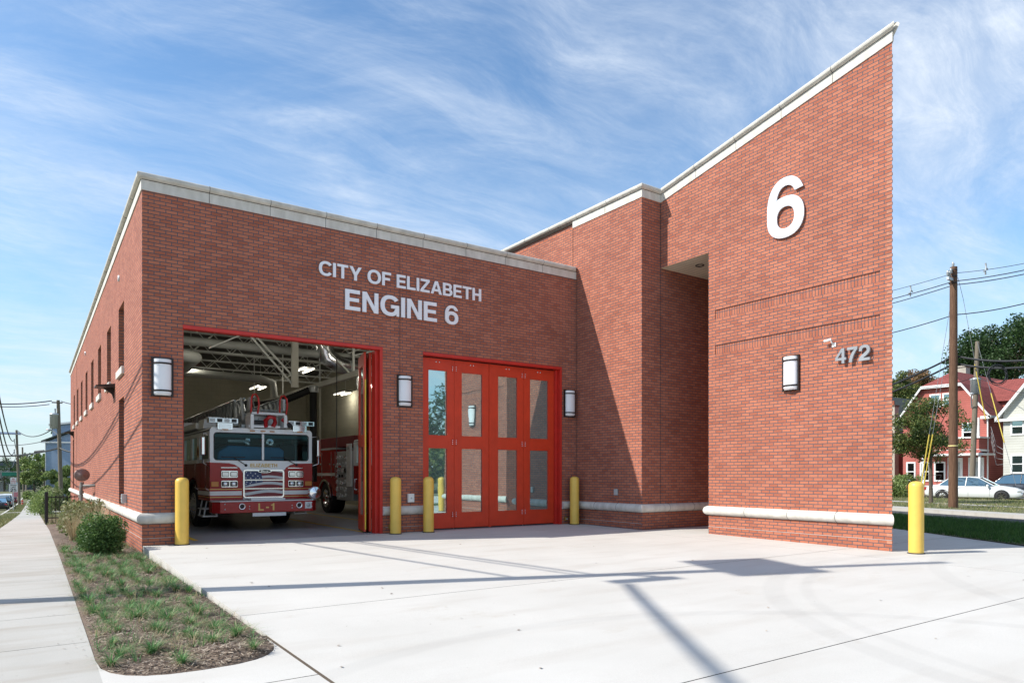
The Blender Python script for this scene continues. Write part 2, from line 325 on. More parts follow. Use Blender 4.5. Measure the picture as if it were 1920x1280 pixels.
GL = {     # grotesque bold capitals and figures, drawn on a 720-unit cap height: list of outlines (first outer, rest holes)
 'I': [[(0,0),(150,0),(150,720),(0,720)]],
 'H': [[(0,0),(148,0),(148,300),(430,300),(430,0),(578,0),(578,720),(430,720),(430,425),(148,425),(148,720),(0,720)]],
 'T': [[(215,0),(363,0),(363,595),(578,595),(578,720),(0,720),(0,595),(215,595)]],
 'E': [[(0,0),(530,0),(530,128),(148,128),(148,305),(485,305),(485,430),(148,430),(148,592),(518,592),(518,720),(0,720)]],
 'F': [[(0,0),(148,0),(148,295),(445,295),(445,420),(148,420),(148,592),(505,592),(505,720),(0,720)]],
 'L': [[(0,0),(505,0),(505,130),(148,130),(148,720),(0,720)]],
 'Z': [[(0,0),(565,0),(565,128),(185,128),(560,600),(560,720),(20,720),(20,592),(375,592),(0,122)]],
 'N': [[(0,0),(142,0),(142,490),(430,0),(580,0),(580,720),(438,720),(438,235),(152,720),(0,720)]],
 'A': [[(0,0),(158,0),(208,152),(480,152),(528,0),(690,0),(432,720),(262,720)], [(247,272),(345,560),(440,272)]],
 'Y': [[(250,0),(398,0),(398,268),(650,720),(482,720),(326,428),(168,720),(0,720),(250,268)]],
 'C': [_se(355,360,355,375,36,324,34) + _se(355,360,205,245,324,36,30)],
 'G': [_se(365,360,365,375,36,300,30) + [(590,95),(605,0),(700,0),(700,392),(395,392),(395,272),(560,272)] + _se(365,360,212,245,312,36,26)],
 'O': [_se(370,360,370,375,0,360,44)[:-1], _se(370,360,215,245,0,360,36)[:-1]],
 'B': [[(0,0)] + _se(340,208,255,208,-90,62,12) + _se(325,530,225,190,-38,90,12) + [(0,720)], [(148,122)] + _se(325,215,120,93,-90,90,10) + [(148,308)], [(148,422)] + _se(310,512,95,86,-90,90,10) + [(148,598)]],
 'P': [[(0,0),(148,0),(148,245)] + _se(320,482,250,238,-90,90,14) + [(0,720)], [(148,370)] + _se(305,482,115,110,-90,90,10) + [(148,592)]],
 'R': [[(0,0),(148,0),(148,270),(300,270),(410,0),(575,0),(440,300)] + _se(330,500,230,220,-50,90,12) + [(0,720)], [(148,392)] + _se(310,492,105,102,-90,90,10) + [(148,594)]],
 'K': [[(0,0),(148,0),(148,220),(225,305),(420,0),(600,0),(325,410),(590,720),(410,720),(148,400),(148,720),(0,720)]],
 'D': [[(0,0)] + _se(280,360,320,360,-90,90,18) + [(0,720)], [(148,128)] + _se(270,360,180,232,-90,90,16) + [(148,592)]],
 'M': [[(0,0),(140,0),(140,540),(290,0),(420,0),(570,540),(570,0),(710,0),(710,720),(500,720),(355,200),(210,720),(0,720)]],
 'S': [_se(290,520,280,212,15,260,16) + _se(285,215,150,100,80,-165,14) + [(0,200)] + _se(290,212,290,224,185,430,18)[::1] + _se(290,520,140,95,255,20,12)],
 '6': [_se(288,350,285,370,28,180,16) + _se(280,238,277,250,182,480,34) + _se(292,400,150,218,162,32,12), _se(284,232,132,134,0,360,30)[:-1]],
 '4': [[(335,0),(475,0),(475,155),(560,155),(560,275),(475,275),(475,712),(325,712),(5,290),(5,155),(335,155)], [(335,275),(128,275),(335,545)]],
 '7': [[(25,712),(545,712),(545,600),(440,465),(350,305),(290,140),(268,0),(108,0),(130,140),(190,310),(275,455),(380,582),(25,582)]],
 '2': [[(18,450)] + _se(285,490,267,235,182,-38,22) + [(400,240),(300,175),(225,128),(550,128),(550,0),(0,0),(12,95),(60,180),(150,265),(290,360),(375,430)] + _se(285,480,120,120,-12,180,14) + [(165,450)]],
 '5': [[(20,190)] + _se(275,230,265,242,190,495,24) + [(185,470),(205,590),(500,590),(500,712),(90,712),(35,330),(160,330)] + _se(270,225,130,125,130,-165,16) ],
 '1': [[(190,0),(340,0),(340,712),(225,712),(190,620),(100,585),(30,580),(30,475),(190,475)]],
 '-': [[(0,230),(280,230),(280,370),(0,370)]],
}
def glyph(ch, h, depth, m, bold=.0):
    """one letter as a solid mesh, baseline at 0, cap height h, in the XZ plane facing -Y; returns MB and advance width"""
    if ch in GL:
        c = bpy.data.curves.new('letter', 'CURVE'); c.dimensions = '2D'; c.fill_mode = 'BOTH'; c.extrude = .5; cap = 720.0
        for pts in GL[ch]:
            s = c.splines.new('POLY'); s.points.add(len(pts)-1); s.use_cyclic_u = True
            for q, (x, y) in zip(s.points, pts): q.co = (x, y, 0, 1)
    else:
        c = bpy.data.curves.new('letter', 'FONT'); c.body = ch; c.size = 1; c.extrude = .5; c.resolution_u = 4; cap = .72
    o = bpy.data.objects.new('letter', c); COL.objects.link(o)
    dg = bpy.context.evaluated_depsgraph_get(); me = o.evaluated_get(dg).to_mesh()
    xs = [v.co.x for v in me.vertices]; x0, x1 = min(xs), max(xs)
    mb = MB(); k = h/cap
    mb.add([((v.co.x-x0)*k, -v.co.z*depth, v.co.y*k) for v in me.vertices], [list(p.vertices) for p in me.polygons], m)
    o.evaluated_get(dg).to_mesh_clear(); bpy.data.objects.remove(o)
    return mb, (x1-x0)*k
def text_line(txt, h, depth, m, width, bold=.03, gap=.12, space=.35):
    """list of (MB, x offset) scaled so the whole line is `width` long"""
    items = []; x = 0
    for ch in txt:
        if ch == ' ': x += space*h; continue
        mb, w = glyph(ch, h, depth, m, bold); items.append((mb, x, w)); x += w + gap*h
    tot = x - gap*h; k = width/tot
    out = []
    for mb, x, w in items:
        mb.v = [(v[0]*k, v[1], v[2]) for v in mb.v]; out.append((mb, x*k))
    return out
def wire(name, p0, p1, sag, r, label, parent=None, m=None, n=14):
    p0, p1 = Vector(p0), Vector(p1); mb = MB()
    pts = [p0.lerp(p1, i/n) - Vector((0,0,4*sag*(i/n)*(1-i/n))) for i in range(n+1)]
    mb.path(pts, r, m or WIRE, 5)
    o = mb.build(name, parent)
    if parent is None: tag(o, label, 'cable', 'overhead cables')
    return o
# ================================================================== SETTING: ground, paving
mb = MB(); ys = [-900, -40, -8.4, 0, 10, 25, 55, 120, 200, 600, 6000]; xs = [-6000, -300, -14.5, -4.5, 11.3, 300, 6000]
for i in range(len(ys)-1):
    for j in range(len(xs)-1):
        a, b = [.30 if xs[q] > 5 else .06 for q in (j, j+1)]
        mb.poly([(xs[j], ys[i], gy(ys[i])-a), (xs[j+1], ys[i], gy(ys[i])-b), (xs[j+1], ys[i+1], gy(ys[i+1])-b), (xs[j], ys[i+1], gy(ys[i+1])-a)], GRASSG)
struct(mb.build('ground'))
def strip(mb, x0, x1, y0, y1, dz, m, thick=0):
    ys = sorted(set([y0, y1] + [p[0] for p in PROF if y0 < p[0] < y1]))
    for a, b in zip(ys, ys[1:]):
        mb.poly([(x0, a, gy(a)+dz), (x1, a, gy(a)+dz), (x1, b, gy(b)+dz), (x0, b, gy(b)+dz)], m)
        if thick:
            for x, sgn in ((x0, 1), (x1, -1)):
                q = [(x, a, gy(a)+dz), (x, b, gy(b)+dz), (x, b, gy(b)+dz-thick), (x, a, gy(a)+dz-thick)]
                mb.poly(q if sgn < 0 else q[::-1], m)
    return mb
# apron slabs, 12 mm joints over a dark joint sheet
mb = MB(); jx = [0.012, 10.2, 20.4, 32]; jy = [-30, -22, -16, -11.46, -7.5, -.0]
XE = 0.0
def lawnx(Y): return 16.52 + (Y + 5.7)*.575          # the lawn's near edge runs on a slant
for a, b in zip(jy, jy[1:]):
    b2 = b - .012
    for x0, x1 in zip(jx, jx[1:]):
        x1b = x1 - (.008 if x1 < 32 else 0)
        if a > -12:
            if x0 > 11: continue
            if x1 > 11: pts = [(x0, a, ap(a)), (lawnx(a), a, ap(a)), (lawnx(b2), b2, ap(b2)), (x0, b2, ap(b2))]; mb.poly(pts, CONC); continue
        pts = [(x0, a, ap(a)), (x1b, a, ap(a)), (x1b, b2, ap(b2)), (x0, b2, ap(b2))]
        mb.poly(pts, CONC)
        if x0 < .1: mb.poly([(x0, b2, ap(b2)), (x0, a, ap(a)), (x0, a, ap(a)-.3), (x0, b2, ap(b2)-.3)][::-1], CONC)
struct(mb.build('apron'))
mb = MB(); mb.poly([(0.02, -30, ap(-30)-.012), (13, -30, ap(-30)-.012), (13, 0, -.012), (0.02, 0, -.012)], DARKJ); struct(mb.build('apron_joint'))
# sidewalk beside the bed, panels of 1.5 m, and the corner landing in front of it
mb = MB(); y = -9.35
WX0, WX1 = -2.6, -1.3
while y < 215:
    p = 1.52 if y < 40 else 6.0
    z0, z1 = gy(y)+.0, gy(y+p-.01)+.0
    mb.poly([(WX0, y, z0), (WX1, y, z0), (WX1, y+p-.01, z1), (WX0, y+p-.01, z1)], WALKC)
    mb.poly([(WX1, y, z0), (WX1, y, z0-.1), (WX1, y+p-.01, z1-.1), (WX1, y+p-.01, z1)][::-1], WALKC)
    y += p
struct(mb.build('sidewalk'))
# landing: region X<0 in front of the bed, follows the bed's rounded end
mb = MB(); arc = []
BX0, BX1, BYE = -1.3, -.022, -9.05
for i in range(13):
    t = math.pi*i/12
    cx_, rx, ry = (BX0+BX1)/2, (BX1-BX0)/2, .72
    ex = .75
    arc.append((cx_ - rx*math.copysign(abs(math.cos(t))**ex, math.cos(t)), BYE+.45 - ry*abs(math.sin(t))**ex))
z = -.07
for i in range(12):
    a, b = arc[i], arc[i+1]
    mb.poly([(a[0], -9.9, z), (b[0], -9.9, z), (b[0], b[1], z), (a[0], a[1], z)], CONC)
    mb.poly([(a[0], a[1], z), (b[0], b[1], z), (b[0], b[1], z-.1), (a[0], a[1], z-.1)][::-1], CONC)
mb.poly([(WX0, -9.9, z), (BX0, -9.9, z), (BX0, -9.362, z), (WX0, -9.362, z)], WALKC)
mb.poly([(-14, -30, z), (-.022, -30, z), (-.022, -9.912, z), (-14, -9.912, z)], CONC)
mb.poly([(-14, -9.912, z), (WX0-.01, -9.912, z), (WX0-.01, -3, z), (-14, -3, z)], CONC)
struct(mb.build('pavement'))
# the avenue on the left with kerb
mb = strip(MB(), -13.5, -3.9, -3, 600, -.13, ASPH); struct(mb.build('road'))
mb = strip(MB(), -3.9, -3.75, -3, 215, .0, STONE, .14); strip(mb, -13.65, -13.5, -3, 215, 0, STONE, .14); struct(mb.build('kerb'))
mb = MB()
for y0, y1 in ((-3, 60),(62, 126), (134, 215)):
    strip(mb, -3.75, WX0-.01, y0, y1, -.02, GRASSG)
struct(mb.build('verge'))
mb = strip(MB(), -16, -13.65, -3, 215, -.01, WALKC); struct(mb.build('far_sidewalk'))
mb = MB(); zc = gy(61); mb.poly([(-3.75, 60, gy(60)+.006), (6, 60, gy(60)+.006), (6, 62.4, gy(62.4)+.006), (-3.75, 62.4, gy(62.4)+.006)], WALKC)
struct(mb.build('driveway'))
struct(MB().box(-.021, .011, -30, -8.45, -.3, -.075, mat('joint_filler', (.10, .075, .05), .9)).build('expansion_joint'))
# planting bed soil with gentle relief
def bed_z(x, y):
    e = min(1, max(0, min(x-BX0, BX1-x, (y-bed_lo(x))*.8)/.16))
    return gy(y) + .004 + e*.016 + e*.02*math.sin(x*5.1+y*1.7) + e*.015*math.sin(y*3.3-x*2) + e*.012*math.sin(11*x+7*y)
mb = MB(); nx, rows = 36, 150
def bed_lo(x):
    best = None
    for a, b in zip(arc, arc[1:]):
        if a[0]-1e-6 <= x <= b[0]+1e-6:
            t = (x-a[0])/max(1e-6, b[0]-a[0]); return a[1] + (b[1]-a[1])*t
    return -8.6
vs = []
for j in range(rows+1):
    for i in range(nx+1):
        x = BX0+.0 + (BX1-BX0)*i/nx; lo = bed_lo(x); q = (j/rows)**1.6; y = lo + (30.4-lo)*q
        vs.append((x, y, bed_z(x, y) if 0 < i < nx and j else gy(y)-.006))
mb.poly([(BX0-.05, -9.6, -.105), (0, -9.6, -.105), (0, -6, -.13), (BX0-.05, -6, -.13)], DIRT)
mb.add(vs, [(j*(nx+1)+i, j*(nx+1)+i+1, (j+1)*(nx+1)+i+1, (j+1)*(nx+1)+i) for j in range(rows) for i in range(nx)], DIRT, True)
struct(mb.build('planting_soil'))

# ------------------------------------------------------------------ right-hand side: lawn, lane, kerb, verge, street
du = Vector((.36, .933, 0)).normalized(); dn = Vector((du.y, -du.x, 0))      # along / across (away from the camera)
A0 = Vector((28.66, .47, 0))
def rs(t, o): p = A0 + du*t + dn*o; return p
def rstrip(name, o0, o1, z, m, thick=0, t0=-60, t1=26.5):
    mb = MB(); a, b, c, d = rs(t0, o0), rs(t0, o1), rs(t1, o1), rs(t1, o0)
    mb.poly([(a.x,a.y,z), (b.x,b.y,z), (c.x,c.y,z), (d.x,d.y,z)], m)
    if thick: mb.poly([(a.x,a.y,z), (d.x,d.y,z), (d.x,d.y,z-thick), (a.x,a.y,z-thick)], m)
    return struct(mb.build(name))
rstrip('lane', -4.4, -.02, -.20, ASPH)
rstrip('lane_kerb', -.02, 1.0, -.06, WALKC, .16)
rstrip('grass_verge', 1.1, 30, -.085, GRASSG, .0)
rstrip('path', 5.3, 6.3, -.075, WALKC)
mb = MB(); mb.poly([(45.0, -60, -.075+.02), (52.0, -60, -.055), (52, 26, -.055), (45.0, 26, -.055)], ASPH)
struct(mb.build('street'))
mb = MB()
lp = [(lawnx(-11.46), -11.46, -.05), (rs(-12.8, -4.4).x, rs(-12.8, -4.4).y, -.05), (rs(8, -4.4).x, rs(8, -4.4).y, -.05), (lawnx(3), 3, -.05)]
mb.poly(lp, GRASSG); struct(mb.build('lawn'))

# ================================================================== THE FIRE STATION
ST_ = empty('fire_station', (0, 0, 0), 'red brick fire station with open truck bay, red glazed folding doors and tall sloped tower', 'building')
ZT = 6.72                                             # brick top of the main block
def grid_wall(mb, axis, c, u0, u1, v0, v1, holes, depth, m, sgn, mrev=None):
    """wall in the plane axis=c; sgn=+1: depth goes towards +axis (outside faces the other way)"""
    us = sorted(set([u0, u1] + [h[i] for h in holes for i in (0, 1)])); vs = sorted(set([v0, v1] + [h[i] for h in holes for i in (2, 3)]))
    P = (lambda d, u, v: (u, d, v)) if axis == 'y' else (lambda d, u, v: (d, u, v))
    flip = (axis == 'x') == (sgn > 0)
    def q(pts): mb.poly(pts[::-1] if flip else pts, m)
    for a, b in zip(us, us[1:]):
        for e, f in zip(vs, vs[1:]):
            mu, mv = (a+b)/2, (e+f)/2
            if any(h[0] < mu < h[1] and h[2] < mv < h[3] for h in holes): continue
            pts = [P(c, a, e), P(c, b, e), P(c, b, f), P(c, a, f)]
            mb.poly(pts if (axis == 'y') == (sgn > 0) else pts[::-1], m)
    r = mrev or m
    for h in holes:
        a, b, e, f = h[:4]; D = c + sgn*(h[4] if len(h) > 4 else depth)
        for p0, p1 in (((a, e), (a, f)), ((b, f), (b, e)), ((a, f), (b, f)), ((b, e), (a, e))):
            pts = [P(c, *p0), P(c, *p1), P(D, *p1), P(D, *p0)]
            mb.poly(pts if (axis == 'y') == (sgn > 0) else pts[::-1], r)
B1, B2 = (.704, 4.89, -.3, 4.265), (5.92, 10.13, -.3, 4.265)
mb = MB()
grid_wall(mb, 'y', 0, 0, 10.64, -.3, ZT, [B1, B2], .34, BRICK, 1)
mb.build('front_wall', ST_)
WIN = [(3.17+3.22*i, 4.37+3.22*i, 3.80, 5.30) for i in range(8)]
SLOTS = [(3.17, 4.30, .64, 3.12), (26.6, 27.8, .64, 3.12)]
mb = MB(); grid_wall(mb, 'x', 0, 0, 30.5, -1.6, ZT, WIN+SLOTS, .18, BRICK, 1); mb.build('side_wall', ST_)
for i, w in enumerate(WIN):
    f = MB()
    for a, b, e, g in ((w[0], w[0]+.05, w[2], w[3]), (w[1]-.05, w[1], w[2], w[3]), (w[0]+.05, w[1]-.05, w[2], w[2]+.05), (w[0]+.05, w[1]-.05, w[3]-.05, w[3])): f.box(.15, .2, a, b, e, g, BRONZE)
    fo = f.build('window', ST_); MB().poly([(.17, w[0], w[2]), (.17, w[1], w[2]), (.17, w[1], w[3]), (.17, w[0], w[3])][::-1], HGLASS).build('pane', fo)
    s_ = MB(); s_.box(-.06, .15, w[0]-.06, w[1]+.06, w[2]-.17, w[2]-.004, STONE); s_.build('sill', fo, bevel=.008)
for w in SLOTS:
    d = MB(); d.box(.15, .2, w[0], w[1], w[2], w[3], BRONZE); do = d.build('service_door', ST_)
    MB().box(.12, .15, w[0]+.12, w[0]+.16, 1.0, 1.2, ALUD).build('handle', do)
# tall block wall (faces -X) and its return (faces -Y)
mb = MB(); grid_wall(mb, 'x', 10.64, -2.505, 12, -.3, 8.17, [], 0, BRICK, 1); mb.build('tall_block_wall', ST_)
mb = MB(); grid_wall(mb, 'y', -2.505, 10.64, 17.1, -.3, 8.17, [], 0, BRICK, 1); mb.build('return_wall', ST_)
mb = MB(); mb.box(10.7, 17.08, -2.45, 12, -.3, 8.3, BRICK); mb.build('tall_block_core', ST_)
# tower wall with two recessed soldier courses, sloped top
def ztop(Y): return 8.17 + (-2.505 - Y)*(9.29-8.17)/(8.22-2.505)
TX = 11.30
SO = [(-8.0, -4.2, 4.33-BH*3, 4.33, .022), (-8.0, -4.2, 5.145-BH*3, 5.145, .022)]
mb = MB(); grid_wall(mb, 'x', TX, -8.22, -4.01, -.4, 6.53, SO, .022, BRICK, 1)
mb.poly([(TX, -8.22, 6.53), (TX, -4.01, 6.53), (TX, -2.508, 6.53), (TX, -2.508, ztop(-2.508)), (TX, -8.22, ztop(-8.22))][::-1], BRICK)
mb.poly([(TX, -8.22, -.4), (17.0, -2.52, -.4), (17.0, -2.52, ztop(-2.52)), (TX, -8.22, ztop(-8.22))], BRICK)
mb.poly([(TX, -4.01, -.4), (TX, -4.01, 6.53), (15.51, -4.01, 6.53), (15.51, -4.01, -.4)], BRICK)
mb.poly([(TX, -8.22, ztop(-8.22)), (17.0, -2.52, ztop(-2.52)), (TX, -2.52, ztop(-2.52))], STONE)
z = BH; LB = mat('sunlit_brick', (.40, .17, .105), .85, var=.3, scale=9)
while z < 9.1:          # alternating half-brick ends up the prow, extra sun painted in as paler colour
    if not (.34 < z < .62): mb.box(TX-.004, TX+.02, -8.222, -8.125, z+.006, z+BH-.006, LB)
    z += 2*BH
mb.build('tower_wall', ST_)
for s0 in SO:
    mb = MB(); mb.poly([(TX+.022, s0[0], s0[2]), (TX+.022, s0[1], s0[2]), (TX+.022, s0[1], s0[3]), (TX+.022, s0[0], s0[3])][::-1], SOLDIER); mb.build('soldier_course', ST_)
mb = MB(); mb.poly([(TX, -4.01, 6.53), (TX, -2.506, 6.53), (17.0, -2.506, 6.53), (15.51, -4.01, 6.53)], SLAT); sf = mb.build('soffit', ST_)
mb = MB(); p = at(1312, 497, (6.53-CAMH)*FPX/(HY-497)); p.z = 6.53
mb.lathe([(.11, -.004), (.11, -.02), (.09, -.02), (.07, .05)], p, BLKM, n=20); mb.build('downlight', sf)
# rear and roofs
mb = MB()
mb.box(.02, 10.66, .36, 30.4, 6.46, 6.62, DECK)
mb.poly([(0, 30.5, -1.6), (0, 30.5, ZT), (10.6, 30.5, ZT), (10.6, 30.5, -1.6)], BRICK)
mb.build('roof', ST_)
mb = MB()
grid_wall(mb, 'y', .341, .2, 10.6, -.02, 6.45, [(B1[0]-.0, B1[1], -.3, 4.265), (B2[0], B2[1], -.3, 4.265)], .001, CMU, -1)
mb.poly([(.36, .34, 0), (.36, 22, 0), (.36, 22, 6.45), (.36, .34, 6.45)], CMU)
mb.poly([(10.3, .34, 0), (10.3, 22, 0), (10.3, 22, 6.45), (10.3, .34, 6.45)][::-1], CMU)
mb.poly([(.36, 22, 0), (10.3, 22, 0), (10.3, 22, 6.45), (.36, 22, 6.45)], CMU)
mb.build('interior_wall', ST_)
mb = MB(); mb.poly([(.36, -.0, .002), (10.3, 0, .002), (10.3, 22, .002), (.36, 22, .002)], FLOORC); mb.build('bay_floor', ST_)
YL = mat('yellow_line', (.75, .52, .05), .6, var=.2, scale=20)
for x in (.98, 4.62, 6.15, 9.9):
    MB().poly([(x, .5, .007), (x+.1, .5, .007), (x+.1, 18, .007), (x, 18, .007)], YL).build('floor_line', ST_)
# half-round stone band
def band_run(p0, p1, n, k0, k1, seg=1.22, end0=False, end1=False, name='stone_band'):
    p0, p1, n = Vector(p0), Vector(p1), Vector(n); L = (p1-p0).length; d = (p1-p0)/L
    zc, hh, out = .515, .1035, .105
    prof = [(math.cos(t)*out*.98, zc + math.sin(t)*hh) for t in [math.pi/2 - math.pi*i/10 for i in range(11)]]
    prof = [(0.0, zc+hh)] + [(o*1.0, z) for o, z in prof[1:-1]] + [(0.0, zc-hh)]
    mb = MB(); cnt = max(1, round(L/seg)); cut = [L*i/cnt for i in range(cnt+1)]
    for i in range(cnt):
        a, b = cut[i] + (.005 if i else 0), cut[i+1] - (.005 if i < cnt-1 else 0)
        A = [p0 + d*(a + (-(k0*o) if i == 0 else 0)) + n*o + Vector((0,0,z)) for o, z in prof]
        Bv = [p0 + d*(b + ((k1*o) if i == cnt-1 else 0)) + n*o + Vector((0,0,z)) for o, z in prof]
        nn = len(prof)
        flip = d.cross(n).z > 0
        fs = [(j, j+1, nn+j+1, nn+j) for j in range(nn-1)]
        mb.add(A+Bv, fs if flip else [f[::-1] for f in fs], STONE, True)
        mb.add(A, [list(range(nn))], STONE); mb.add(Bv, [list(range(nn))], STONE)
        if i: mb.path([A[j] - d*.005 - n*.006 for j in range(nn)],   .0075, DARKJ, 4, False)
    return mb.build(name, ST_)
band_run((0, 0, 0), (.704, 0, 0), (0, -1, 0), 1, 0, 9)
band_run((4.89, 0, 0), (5.92, 0, 0), (0, -1, 0), 0, 0)
band_run((10.13, 0, 0), (10.64, 0, 0), (0, -1, 0), 0, -1)
band_run((10.64, 0, 0), (10.64, -2.505, 0), (-1, 0, 0), -1, 1, .9)
band_run((10.64, -2.505, 0), (17, -2.505, 0), (0, -1, 0), 1, 0, .95)
band_run((TX, -4.01, 0), (TX, -8.22, 0), (-1, 0, 0), .85, .85, 1.02)
band_run((0, 30.5, 0), (0, 0, 0), (-1, 0, 0), 0, 1)
# fascia + bullnose coping
def coping_run(p0, p1, n, k0, k1, seg=1.22, fascia=True, f0=None):
    p0, p1, n = Vector(p0), Vector(p1), Vector(n); L = (p1-p0).length; d = (p1-p0)/L
    mb = MB(); cnt = max(1, round(L/seg)); nn = 0
    prof = [(-.34, .215), (.03, .2)] + [(.035 + .062*math.cos(t), .262 + .062*math.sin(t)) for t in [-math.pi/2 + math.pi*i/6 for i in range(7)]] + [(-.34, .33)]
    def K(k, o): return k*o if (abs(k) != .9 or o > 0) else 2.414*o
    for i in range(cnt):
        a, b = L*i/cnt + (.005 if i else 0), L*(i+1)/cnt - (.005 if i < cnt-1 else 0)
        A = [p0 + d*a + (d*(-K(k0, o)) if i == 0 else Vector()) + n*o + Vector((0,0,z)) for o, z in prof]
        Bv = [p0 + d*b + (d*K(k1, o) if i == cnt-1 else Vector()) + n*o + Vector((0,0,z)) for o, z in prof]
        nn = len(prof); fs = [(j, (j+1) % nn, nn+(j+1) % nn, nn+j) for j in range(nn)]
        flip = d.cross(n).z < 0
        mb.add(A+Bv, fs if flip else [f[::-1] for f in fs], STONEW, False)
        mb.add(A, [list(range(nn))], STONEW); mb.add(Bv, [list(range(nn))], STONEW)
        if i: mb.path([A[j] - d*.005 - n*.006 for j in range(1, nn)],   .0075, DARKJ, 4, False)
    o = mb.build('coping', ST_)
    if fascia:
        mb = MB(); L0 = f0 or 0; pr = [(0.02, 0), (.02, .19), (-.1, .19), (-.1, 0)]
        c2 = max(1, round((L-L0)/seg))
        for i in range(c2):
            a, b = L0 + (L-L0)*i/c2 + (.005 if i else 0), L0 + (L-L0)*(i+1)/c2 - (.005 if i < c2-1 else 0)
            A = [p0 + d*a + (d*(-K(k0, o_)) if i == 0 and not L0 else Vector()) + n*o_ + Vector((0,0,z)) for o_, z in pr]
            Bv = [p0 + d*b + (d*K(k1, o_) if i == c2-1 else Vector()) + n*o_ + Vector((0,0,z)) for o_, z in pr]
            fs = [(j, (j+1) % 4, 4+(j+1) % 4, 4+j) for j in range(4)]
            mb.add(A+Bv, fs, STONE); mb.add(A, [(0,1,2,3)], STONE); mb.add(Bv, [(0,1,2,3)], STONE)
            q = p0 + d*b
            if i < c2-1: mb.path([q + d*.005 + n*.014 + Vector((0,0,0)), q + d*.005 + n*.014 + Vector((0,0,.19))],   .0075, DARKJ, 4)
        m2 = MB(); m2.path([p0+n*.012+Vector((0,0,.2)), p1+n*.012+Vector((0,0,.2))], .011, DARKJ, 4)
        mb.v += []; off = len(mb.v); mb.v += m2.v; mb.f += [[off+i for i in f] for f in m2.f]; mb.m += m2.m; mb.sm += m2.sm
        mb.build('fascia', ST_)
coping_run((0, 0, ZT), (10.64, 0, ZT), (0, -1, 0), 1, -1)
coping_run((0, 30.5, ZT), (0, 0, ZT), (-1, 0, 0), 0, 1)
coping_run((10.64, 12, 8.17), (10.64, -2.505, 8.17), (-1, 0, 0), 0, 1, f0=11.86)
coping_run((10.64, -2.505, 8.17), (TX, -2.505, 8.17), (0, -1, 0), 1, -1, seg=.6)
coping_run((TX, -2.505, 8.17), (TX, -8.22, 9.29), (-1, 0, 0), -1, .9, seg=1.25)
coping_run((TX, -8.22, 9.29), (17.0, -2.52, ztop(-2.52)), (.7071, -.7071, 0), .9, 0, seg=1.25)
# control joints
for p in ([(5.32, -.002, 4.0), (5.32, -.002, ZT)], [(5.32, -.002, .02), (5.32, -.002, 4.0)], [(10.632, -.004, 0), (10.632, -.004, ZT)], [(-.002, 23.9, 0), (-.002, 23.9, ZT)], [(10.636, .14, 7.0), (10.636, .14, 8.36)], [(11.296, -2.512, .6), (11.296, -2.512, 8.17)]):
    MB().tube(p[0], p[1], .0065, DARKJ, n=4).build('control_joint', ST_)
FL = mat('flashing', (.55, .55, .53), .5)
for a in ((.0, .70, -.006, -.001, .135, .141), (10.635, 10.639, -2.5, 0, .135, .141), (TX-.006, TX-.001, -8.22, -4.01, .135, .141), (-.006, -.001, .0, 23, .135, .141), (4.96, 5.92, -.006, -.001, .135, .141)): MB().box(*a, FL).build('flashing', ST_)
# small vents by the coping on the side wall
for y, z in ((4.2, 6.02), (17.2, 6.1)): MB().lathe([(0, -.03), (.075, -.03), (.075, .0)], (0, y, z), ALU, 'x', 12).build('overflow_scupper', ST_)

# ------------------------------------------------------------------ steel frames of the two openings
for (a, b, e, f) in (B1, B2):
    mb = MB(); y0, y1 = -.012, .10
    mb.box(a-.0, b+.0, y0, .16, f-.075, f-.004, REDL); mb.box(b-.07, b-.003, y0+.0, .3, 0, f-.078, REDL)
    mb.box(a+.003, a+.02, .05, .3, 0, f-.078, REDL)
    mb.box(b-.14, b-.072, .10, .3, 0, f-.078, REDL)
    fr = mb.build('door_frame', ST_, bevel=.004)
# door leaves
def leaf(w, hinges):
    """glazed red leaf, local: x 0..w, front face at y=0, z from 0 to 4.15"""
    root = MB(); t = .05; st = .19 if w > .9 else .15; Hh = 4.13
    zs = [(.36, 1.97), (2.25, 3.86)]
    us = [(0, st), (w-st, w)]
    for a, b in us: root.box(a, b, 0, t, 0, Hh, RED)
    for e, f in ((0, zs[0][0]), (zs[0][1], zs[1][0]), (zs[1][1], Hh)): root.box(st, w-st, .0, t, e, f, RED)
    for e, f in zs:
        for a, b, c, d in ((st, st+.018, e, f), (w-st-.018, w-st, e, f), (st+.018, w-st-.018, e, e+.018), (st+.018, w-st-.018, f-.018, f)): root.box(a, b, -.006, .012, c, d, RED)
    o = root.build('door_leaf', None)
    for e, f in zs: MB().poly([(st, .022, e), (w-st, .022, e), (w-st, .022, f), (st, .022, f)], DGLASS).build('glass_pane', o)
    MB().box(.02, w-.02, .01, .045, -.03, -.002, BLKM).build('door_sweep', o)
    return o
def hinge(parent, x, z, sgn):
    mb = MB(); mb.box(x-.075, x+.075, -.014, -.003, z-.07, z+.07, RED); mb.tube((x, -.02, z-.08), (x, -.02, z+.08), .014, RED, n=8)
    for a in (-.05, .05):
        for b in (-.045, 0, .045): mb.lathe([(.014, 0), (.011, -.008), (0, -.009)], (x+a, -.014, z+b), CHROME, 'y', 8)
    return mb.build('hinge', parent)
def bolts(parent, pts):
    mb = MB()
    for x, z in pts: mb.lathe([(.019, 0), (.015, -.010), (0, -.011)], (x, -.003, z), CHROME, 'y', 8)
    mb.build('bolt', parent)
DG = empty('folding_door', (8.0, .17, .035), 'closed red four-leaf folding door with tall glass panes in the right truck bay', 'door')
lx = [5.945, 6.87, 7.885, 7.955, 8.955, 9.985]
